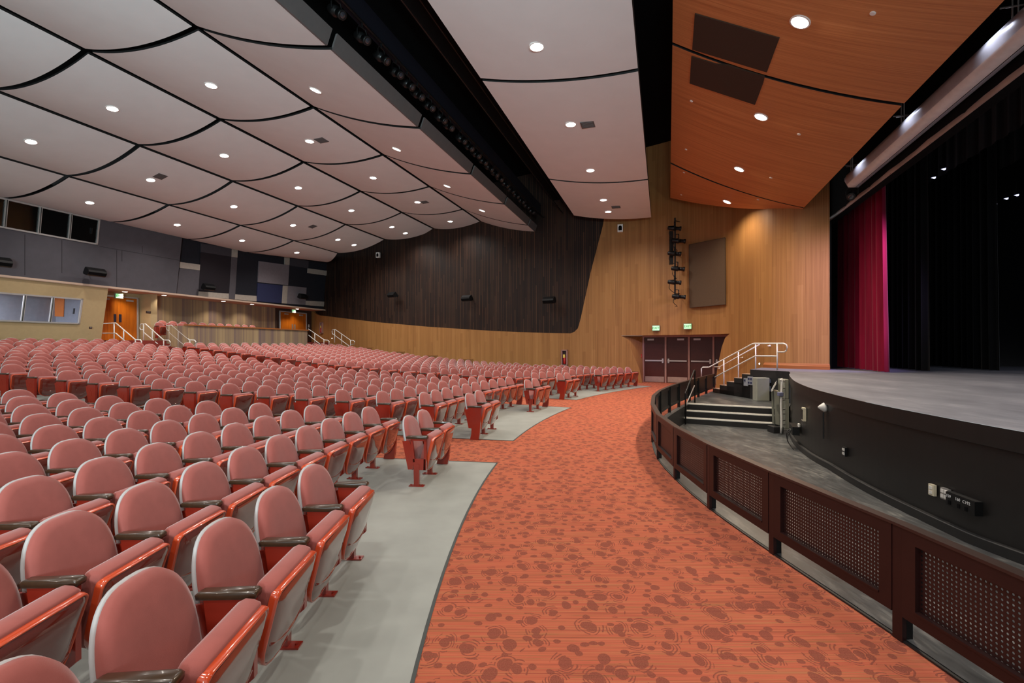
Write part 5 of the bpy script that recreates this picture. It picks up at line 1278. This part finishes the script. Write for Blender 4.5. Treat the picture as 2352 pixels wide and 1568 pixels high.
# fire extinguisher cabinets
for px, py0, py1, lab in ((1300, 803, 839, 'fire extinguisher cabinet low on the wood wall behind the seats'), (742.5, 740, 766, 'fire extinguisher cabinet on the wood wall in the rear corner')):
    p = wpt(px, (wz(px, py0) + wz(px, py1)) / 2, 0.1); n = wnorm(px); sx = Vector((-n.y, n.x, 0)); root = thing('extinguisher_cabinet', lab, 'fire extinguisher', p, group='fire extinguisher cabinets')
    hh = (wz(px, py0) - wz(px, py1)) / 2; ww = 0.16; mb = MB()
    for (a0, a1, b0, b1) in ((-1, 1, .88, 1), (-1, 1, -1, -.88), (-1, -.72, -1, 1), (.72, 1, -1, 1)):
        mb.prism([p + sx * a * ww + U * b * hh for a, b in ((a0, b0), (a1, b0), (a1, b1), (a0, b1))], n * .12)
    wpart(mb, 'cabinet_frame', M_doorframe, root)
    mb = MB(); mb.prism([p + sx * a * ww + U * b * hh for a, b in ((-.72, -.88), (.72, -.88), (.72, .88), (-.72, .88))], n * .015); wpart(mb, 'back_plate', mat('dark_cabinet_inside', (60, 40, 40), 0.7), root)
    mb = MB(); mb.lathe([(0, .05), (.03, .06), (hh * .9, .06), (hh * 1.05, .03), (hh * 1.15, .03)], p - U * hh * .8 + n * .07, (0, 0, 1), 12); wpart(mb, 'extinguisher', mat('red_extinguisher', (180, 30, 24), 0.3), root, True)
    mb = MB(); q = p + n * .1 + U * hh * .2; mb.prism([q + sx * a * .05 + U * b * .08 for a, b in ((-1, -1), (1, -1), (1, 1), (-1, 1))], n * .03); wpart(mb, 'notice', mat('yellow_notice', (224, 190, 90), 0.6), root)
# small signs and plates at the rear
def rear_plate(px, py, b, w_, h_, name, label, cat, m):
    d, Y = onb(px, b); p = hall(d, b, CAMH + (HOR - py) / FPX * Y); plate(p, (TY, -TX, 0), w_, h_, 0.02, name, label, cat, m, [('raised_text', 0, .02, w_ * .6, .02, .003, M_socketgrey)])
rear_plate(340.5, 717, DB - .8, 0.24, 0.12, 'door_sign', 'small dark sign on the beige pier', 'sign', M_brownwall)
rear_plate(709, 748.5, DB - .04, 0.12, 0.22, 'wall_notice', 'small white notice beside the corner door', 'sign', M_socketwhite)
rear_plate(207.5, 752.5, 21.75, 0.12, 0.1, 'wall_outlet', 'small dark outlet on the beige booth wall', 'socket', M_brownwall)

# ------------------------------------------------------------------ rear handrails (each in a plane running down the rear stair)
def rrail(d, A, B, posts, label):
    pa = [dpt(px, py, d) for px, py in A]; pb = [dpt(px, py, d) for px, py in B]
    ps = [(dpt(px, y0, d), dpt(px, y1, d)) for px, y0, y1 in posts]
    railing('stair_rail', label, 'railing', [('top_rail', pa), ('mid_rail', pb)], ps, 0.024, 'white rails at the rear stairs')
rrail(6.3, [(228, 784), (231, 748), (234, 743), (266, 741.5), (311, 780), (323, 780.5), (325, 784), (325, 790)], [(228, 765), (266, 765), (300, 794)], [(262, 742, 787), (284, 758, 786), (311, 780, 794)], 'white pipe rail by the amber door at the booth')
rrail(7.7, [(329, 757), (323, 757), (321, 753), (322, 746), (325, 744), (334, 743.5), (376, 781), (388, 781), (391, 785), (391, 793), (387, 795), (376, 795)], [(330, 763), (376, 801)], [(330, 744, 787), (350, 759, 793), (376, 781, 801)], 'white pipe rail with looped ends before the beige pier')
rrail(8.25, [(389, 759), (384, 757), (382, 752), (383, 747.5), (394, 746.5), (435, 780.5), (447, 781), (450, 785), (449.5, 791), (446, 793.5), (436, 793.5)], [(389, 763), (436, 803)], [(389, 748, 790), (410, 761, 806), (436, 781, 806)], 'white pipe rail at the near end of the striped parapet')
rrail(16.6, [(708, 755), (745, 780.5), (753, 781), (756, 784), (755.5, 790)], [(708, 769), (735, 790)], [(723, 766, 788), (744, 780, 792)], 'white pipe rail at the far end of the striped parapet')
rrail(18.7, [(769, 768), (763.5, 767), (762.5, 760), (764, 757), (770, 756.5), (805, 781), (812, 781.5), (815, 785), (814, 790), (806, 791)], [(769, 770), (803, 795)], [(768.5, 757, 787), (785, 767, 791), (805, 781, 796)], 'white pipe rail beside the far wood wall')

# ------------------------------------------------------------------ theatre seats
def outline_back(n):                            # (y, s) loop of the backrest: straight lower sides, high rounded top
    H_, W = 0.64, 0.252; out = []
    pts = [(-0.20, 0.0), (0.20, 0.0)]
    half = []
    m = n // 2
    for k in range(m + 1):
        a = pi / 2 * k / m
        y = W * (cos(a)) ** (2 / 2.75); s = 0.33 + (H_ - 0.33) * (sin(a)) ** (2 / 2.3); half.append((y, s))
    side = [(0.21, 0.0), (0.228, 0.1), (0.245, 0.22)]
    right = side + half
    left = [(-y, s) for y, s in right[::-1][1:]]
    return right + left
def rings(mb, loop, levels, cen, fn, mi=0, capfirst=False):
    n = len(loop); o = len(mb.v)
    for (sc, dep) in levels:
        for (y, s) in loop: mb.v.append(tuple(fn(cen[0] + (y - cen[0]) * sc, cen[1] + (s - cen[1]) * sc, dep)))
    for i in range(len(levels) - 1):
        for k in range(n):
            a = o + i * n; b = a + n; mb.f.append((a + k, a + (k + 1) % n, b + (k + 1) % n, b + k)); mb.m.append(mi)
    c = len(mb.v); mb.v.append(tuple(fn(cen[0], cen[1], levels[-1][1]))); e = o + (len(levels) - 1) * n
    for k in range(n): mb.f.append((e + k, e + (k + 1) % n, c)); mb.m.append(mi)
    if capfirst: mb.f.append(tuple(o + k for k in range(n - 1, -1, -1))); mb.m.append(mi)
BU = Vector((-0.135, 0, 0.625)).normalized(); BN = Vector((0.625, 0, 0.135)).normalized(); BP = Vector((-0.085, 0, 0.175))
def fback(y, s, dep): return BP + BU * s + Vector((0, y, 0)) + BN * (dep + 0.16 * y * y * 2)
SU = Vector((0.115, 0, 0.42)).normalized(); SNn = Vector((0.42, 0, -0.115)).normalized(); SP = Vector((0.085, 0, 0.145))
def fseat(y, s, dep): return SP + SU * s + Vector((0, y, 0)) + SNn * dep
def outline_seat(n, W=0.236, H_=0.435):
    r = []
    m = max(3, n // 4)
    for k in range(m + 1):                      # rounded bottom right -> up
        a = -pi / 2 + pi / 2 * k / m; r.append((W * 0.93 * cos(a) ** 0.75, 0.19 + 0.19 * sin(a)))
    for k in range(4): a = pi / 2 * k / 3; r.append((W - 0.035 + 0.035 * cos(a), H_ - 0.035 + 0.035 * sin(a)))
    l = [(-y, s) for y, s in r[::-1]]
    loop = r + l; out = []
    for p in loop:
        if not out or (abs(p[0] - out[-1][0]) + abs(p[1] - out[-1][1])) > 1e-4: out.append(p)
    if abs(out[0][0] - out[-1][0]) + abs(out[0][1] - out[-1][1]) < 1e-4: out.pop()
    return out
def seat_meshes(n):
    D = {}
    ob = outline_back(n)
    mb = MB(); rings(mb, ob, [(0.98, -0.005), (0.998, 0.012), (0.968, 0.034), (0.85, 0.05), (0.55, 0.06), (0.2, 0.062)] if n > 10 else [(0.99, -0.003), (0.96, 0.036), (0.5, 0.06)], (0, 0.3), fback); D['backrest'] = (mb, [M_fabric], True)
    mb = MB(); rings(mb, [(y * 1.014, s * 1.006) for y, s in ob], [(0.97, 0.004), (1.0, 0.0), (1.0, -0.012), (0.9, -0.03), (0.5, -0.04)] if n > 10 else [(1.0, 0.002), (1.0, -0.014), (0.5, -0.04)], (0, 0.3), fback, capfirst=True); D['back_shell'] = (mb, [M_shell], True)
    os_ = outline_seat(n)
    up = [(y * 0.985, s + (0.02 if s > .3 else 0)) for y, s in os_]
    mb = MB(); rings(mb, up, [(0.95, -0.024), (0.985, -0.032), (1.0, -0.062), (0.985, -0.095), (0.93, -0.112), (0.5, -0.12)] if n > 10 else [(0.96, -0.026), (1.0, -0.07), (0.9, -0.135)], (0, 0.24), fseat, capfirst=True); D['seat_cushion'] = (mb, [M_fabric], True)
    mb = MB(); rings(mb, os_, [(0.955, 0.002), (0.9, 0.012), (0.7, 0.024), (0.3, 0.03)] if n > 10 else [(0.95, 0.002), (0.6, 0.024)], (0, 0.24), fseat); D['seat_pan'] = (mb, [M_pan], True)
    if n > 10:                                  # the curved step across the lower part of the pan
        pts = [fseat(0.19 * q, 0.13 + 0.04 * q * q, 0.026 - 0.014 * q * q) for q in [-1 + 0.2 * k for k in range(11)]]
        mb.tube(pts, 0.009, 6)
    mb = MB(); o = 0
    rings(mb, os_, [(0.955, 0.0), (0.975, 0.008), (1.0, 0.004), (1.008, -0.012), (1.0, -0.032)] if n > 10 else [(0.94, 0.0), (1.0, 0.006), (1.01, -0.034)], (0, 0.24), fseat)
    nl = len(os_); mb.f = mb.f[:-nl]; mb.m = mb.m[:-nl]; D['pan_rim'] = (mb, [M_rim], True)
    return D
def std_mesh(kind):
    mb = MB(); th = 0.032
    def pr_(poly, t=th, y=0.0): mb.prism([Vector((x, y - t / 2, z)) for x, z in poly], (0, t, 0))
    if kind == 'panel':                          # solid curved end panel down to the floor
        L_ = [(-0.105, .572), (-0.098, .45), (-0.07, .32), (-0.045, .2), (-0.05, .1), (-0.075, .0)]; R_ = [(0.085, .0), (0.105, .1), (0.118, .25), (0.122, .42), (0.12, .572)]
        pr_(L_[::1] + R_, 0.05); pr_([(-.03, .47), (-.03, .4), (0.0, .47)], .054); pr_([(-.02, .33), (.02, .33), (.02, .43), (-.02, .43)], 0.056)
    else:
        if kind == 'open':
            pr_([(-.075, .57), (.118, .57), (.118, .545), (-.075, .545)]); pr_([(-.075, .55), (-.05, .55), (-.02, .29), (-.045, .29)]); pr_([(.093, .55), (.118, .55), (.118, .2), (.085, .2)]); pr_([(-.045, .33), (.11, .33), (.11, .2), (-.035, .2)])
        else: pr_([(-.1, .572), (.12, .572), (.12, .22), (.085, .19), (-.035, .24), (-.075, .36)])
        pr_([(-.035, .27), (.035, .27), (.03, .012), (-.03, .012)], 0.045)
        mb.box((-.092, -.034, 0), (.092, .034, .014))
        for x in (-.07, .07): mb.lathe([(0, .009), (.012, .009)], (x, 0, .012), (0, 0, 1), 6)
    pr_([(-.178, .535), (-.09, .545), (-.03, .38), (-.05, .2), (-.108, .2)], 0.014, 0.0)
    return mb
def arm_mesh():
    mb = MB(); prof = [(-.125, .568), (.122, .568), (.134, .576), (.136, .598), (.122, .61), (-.11, .604), (-.13, .594)]
    n = len(prof); ys = [(-.031, .55), (-.029, .8), (-.02, 1), (.02, 1), (.029, .8), (.031, .55)]
    vs = []
    for y, sc in ys:
        for x, z in prof: vs.append((.012 + (x - .012) * (.955 + .045 * sc if sc < 1 else 1), y, .589 + (z - .589) * sc))
    fs = [tuple(range(n)), tuple(range(6 * n - 1, 5 * n - 1, -1))]
    for i in range(5):
        for k in range(n): fs.append((i * n + k, (i + 1) * n + k, (i + 1) * n + (k + 1) % n, i * n + (k + 1) % n))
    mb.add(vs, fs); return mb
HI = seat_meshes(24); LO = seat_meshes(8)
SP_W = 0.552
# wall test for the far block
def wall_dist(p): return min((Vector((q.x, q.y)) - Vector((p.x, p.y))).length for q in wall_c[::3])
seats = []      # dict: R, phi, block, row, idx, low/high end kind, z
def add_row(block, row, R, phs, lowk, highk, aisle, rev=False, note=''):
    n = len(phs)
    for i, ph in enumerate(phs):
        seats.append(dict(R=R, ph=ph, block=block, row=row, idx=(n - i) if rev else i + 1, low=(lowk if i == 0 else 'plain'), high=(highk if i == n - 1 else None), z=zf(R, radians(ph)), note=note, aisle=aisle))
NROW = 26
for k in range(NROW):
    R = R0 + 0.872 * k; dp = degrees(SP_W / R)
    # near block
    Rn = R - 0.025
    if k == 0:
        add_row('near', 1, Rn, [6.12 + dp * (i + .5) for i in range(2)], 'open', 'panel', 'aisle', True, 'pair')
        st = 1.46
        add_row('near', 1, Rn, [st - dp * 1.02 * (i + .5) for i in range(6)][::-1], 'plain', 'plain', 'aisle', True, 'run')
    else:
        n = int((9.15 + 7.5) / dp); add_row('near', k + 1, Rn, [9.12 - dp * (i + .5) for i in range(n)][::-1], 'plain', 'panel', 'aisle', True)
    # middle block
    if k == 0:
        add_row('middle', 1, R, [13.03 + dp * (i + .5) for i in range(2)], 'panel', 'plain', 'near aisle', False, 'pair')
        add_row('middle', 1, R, [22.0 + dp * (i + .5) for i in range(2)], 'open', 'panel', 'far aisle', True, 'pair')
    else:
        e_ = 25.05 - 0.5 * k / 21; n = round((e_ - 12.9) / dp); dq_ = (e_ - 12.9) / n; add_row('middle', k + 1, R, [12.9 + dq_ * (i + .5) for i in range(n)], 'panel', 'panel', 'near aisle')
    # far block
    Rf = R + 0.25
    if k == 0:
        add_row('far', 1, Rf, [29.1 + dp * (i + .5) for i in range(2)], 'panel', 'plain', 'aisle', False, 'pair')
        add_row('far', 1, Rf + .1, [36.4 + 1.45 * (i + .5) for i in range(5)], 'open', 'panel', 'side wall', True, 'five')
    else:
        phs = []; i = 0
        while i < 40:
            ph = 29.1 - 2.3 * min(1, k / 21) + dp * (i + .5); p = pol(Rf, radians(ph))
            if wall_dist(p) < 1.25 or (k < 3 and ph > 43.5): break
            phs.append(ph); i += 1
        add_row('far', k + 1, Rf, phs, 'panel', 'panel', 'aisle')
def bcoord(p): return (p.x - OX) * -TY + (p.y - OY) * TX
vis = []
for s in seats:
    p = pol(s['R'], radians(s['ph']), s['z']); s['p'] = p
    b_ = bcoord(p); d_ = (p.x - OX) * TX + (p.y - OY) * TY
    if b_ > 21.35 or (b_ > 19.0 and d_ > dpa - 0.2): continue
    if b_ > 18.9 and 5.7 < d_ < dpa: continue
    if p.y < 0.35: continue
    px = 1176 + FPX * p.x / p.y; top = HOR - FPX * (p.z + 0.85 - CAMH) / p.y; hw = 0.42 * FPX / p.y
    if px + hw < 0 or px - hw > 2352 or top > 1568: continue
    s['px'] = px; s['dist'] = p.length; vis.append(s)
# upper seats behind the parapet
upper = []
for r_, b_ in enumerate((21.25, 22.2)):
    d0 = onb(372 - 6 * r_, b_)[0]; 
    for i in range(15 - r_):
        d = d0 + 0.58 * (i + (0.5 if r_ else 0)); p = hall(d, b_, ZR + 0.12 + 0.14 * r_)
        if d > onb(592, b_)[0]: break
        upper.append(dict(p=p, ph=17.3, rot=atan2(-TX, TY), low='panel' if i == 0 else 'plain', high=None, z=p.z, dist=p.length, block='upper', row=r_ + 1, idx=i + 1, aisle='', note='', px=500))
vis.sort(key=lambda s: s['dist'])
near300 = vis[:300]; rest = vis[300:] + upper
print('SEATS in view', len(vis), 'upper', len(upper))
HIm = {k: m.mesh(k, mats, sm) for k, (m, mats, sm) in HI.items()}
STD = {k: std_mesh(k).mesh('standard', [M_red]) for k in ('plain', 'open', 'panel')}
ARM = arm_mesh().mesh('armrest', [M_arm], True)
PNAME = {'plain': 'standard', 'open': 'standard', 'panel': 'end_panel'}
for s in near300:
    bn = s['block']; rw = 'front row' if s['row'] == 1 else ORD[s['row']] + ' row'
    if s['note'] == 'run': lab = 'pink theatre seat, %s from the wheelchair gap, front row of the near block' % ORD[s['idx']]
    elif s['note'] == 'pair' and bn == 'near': lab = 'pink theatre seat, %s of the aisle pair, front row of the near block' % ('inner' if s['idx'] == 2 else 'outer')
    elif s['note'] == 'pair': lab = 'pink theatre seat, %s of the %s pair, front row of the %s block' % ('inner' if s['idx'] == 2 else 'outer', s['aisle'], bn)
    elif s['note'] == 'five': lab = 'pink theatre seat, %s from the maroon doors, front row of the far block' % ORD[s['idx']]
    else: lab = 'pink theatre seat, %s from the %s, %s of the %s block' % (ORD[s['idx']] if s['idx'] <= 30 else str(s['idx']) + 'th', s['aisle'], rw, bn)
    root = thing('theatre_seat', lab, 'seat', s['p'], -radians(s['ph']), 'folding theatre seats in the %s block' % bn)
    for nm in ('back_shell', 'backrest', 'seat_cushion', 'seat_pan'):
        o = bpy.data.objects.new(nm, HIm[nm]); COL.objects.link(o); o.parent = root
        if nm == 'seat_pan':
            r_ = bpy.data.objects.new('pan_rim', HIm['pan_rim']); COL.objects.link(r_); r_.parent = o
    for side, kind in ((-1, s['low']), (1, s['high'])):
        if kind is None: continue
        o = bpy.data.objects.new(PNAME[kind], STD[kind]); COL.objects.link(o); o.parent = root; o.location = (0, side * SP_W / 2, 0)
        a = bpy.data.objects.new('armrest', ARM); COL.objects.link(a); a.parent = root; a.location = (0, side * SP_W / 2, 0)
# the remaining, smaller rows as one mass
MATS = [M_fabric, M_shell, M_pan, M_rim, M_red, M_arm]; mi_of = {'backrest': 0, 'back_shell': 1, 'seat_cushion': 0, 'seat_pan': 2, 'pan_rim': 3}
base = MB()
for k_, (m_, _, _) in LO.items(): base.add(m_.v, m_.f, mi_of[k_])
sm_flag = [True] * len(base.f)
def with_std(kind_l, kind_h):
    b_ = MB(); b_.v = list(base.v); b_.f = list(base.f); b_.m = list(base.m)
    for side, kind in ((-1, kind_l), (1, kind_h)):
        if kind is None: continue
        sm = std_mesh(kind); b_.add([(x, y + side * SP_W / 2, z) for x, y, z in sm.v], sm.f, 4)
        b_.box((-.105, side * SP_W / 2 - .03, .572), (.132, side * SP_W / 2 + .03, .604), 5)
    return b_
cache = {}
V, F, MI = [], [], []
for s in rest:
    key = (s['low'], s['high'])
    if key not in cache: cache[key] = with_std(*key)
    b_ = cache[key]; rot = s.get('rot', -radians(s['ph'])); c_, s_ = cos(rot), sin(rot); o_ = len(V); p = s['p']
    V.extend([(p.x + x * c_ - y * s_, p.y + x * s_ + y * c_, p.z + z) for x, y, z in b_.v]); F.extend([tuple(i + o_ for i in f) for f in b_.f]); MI.extend(b_.m)
if V:
    me = bpy.data.meshes.new('rear_theatre_seats'); me.from_pydata(V, [], F)
    for m in MATS: me.materials.append(m)
    me.polygons.foreach_set('material_index', MI); me.polygons.foreach_set('use_smooth', [i < 4 for i in MI]); me.update()
    o = bpy.data.objects.new('rear_theatre_seats', me); COL.objects.link(o); tag(o, 'mass of pink folding theatre seats filling the rear and far rows', 'seats', kind='stuff')
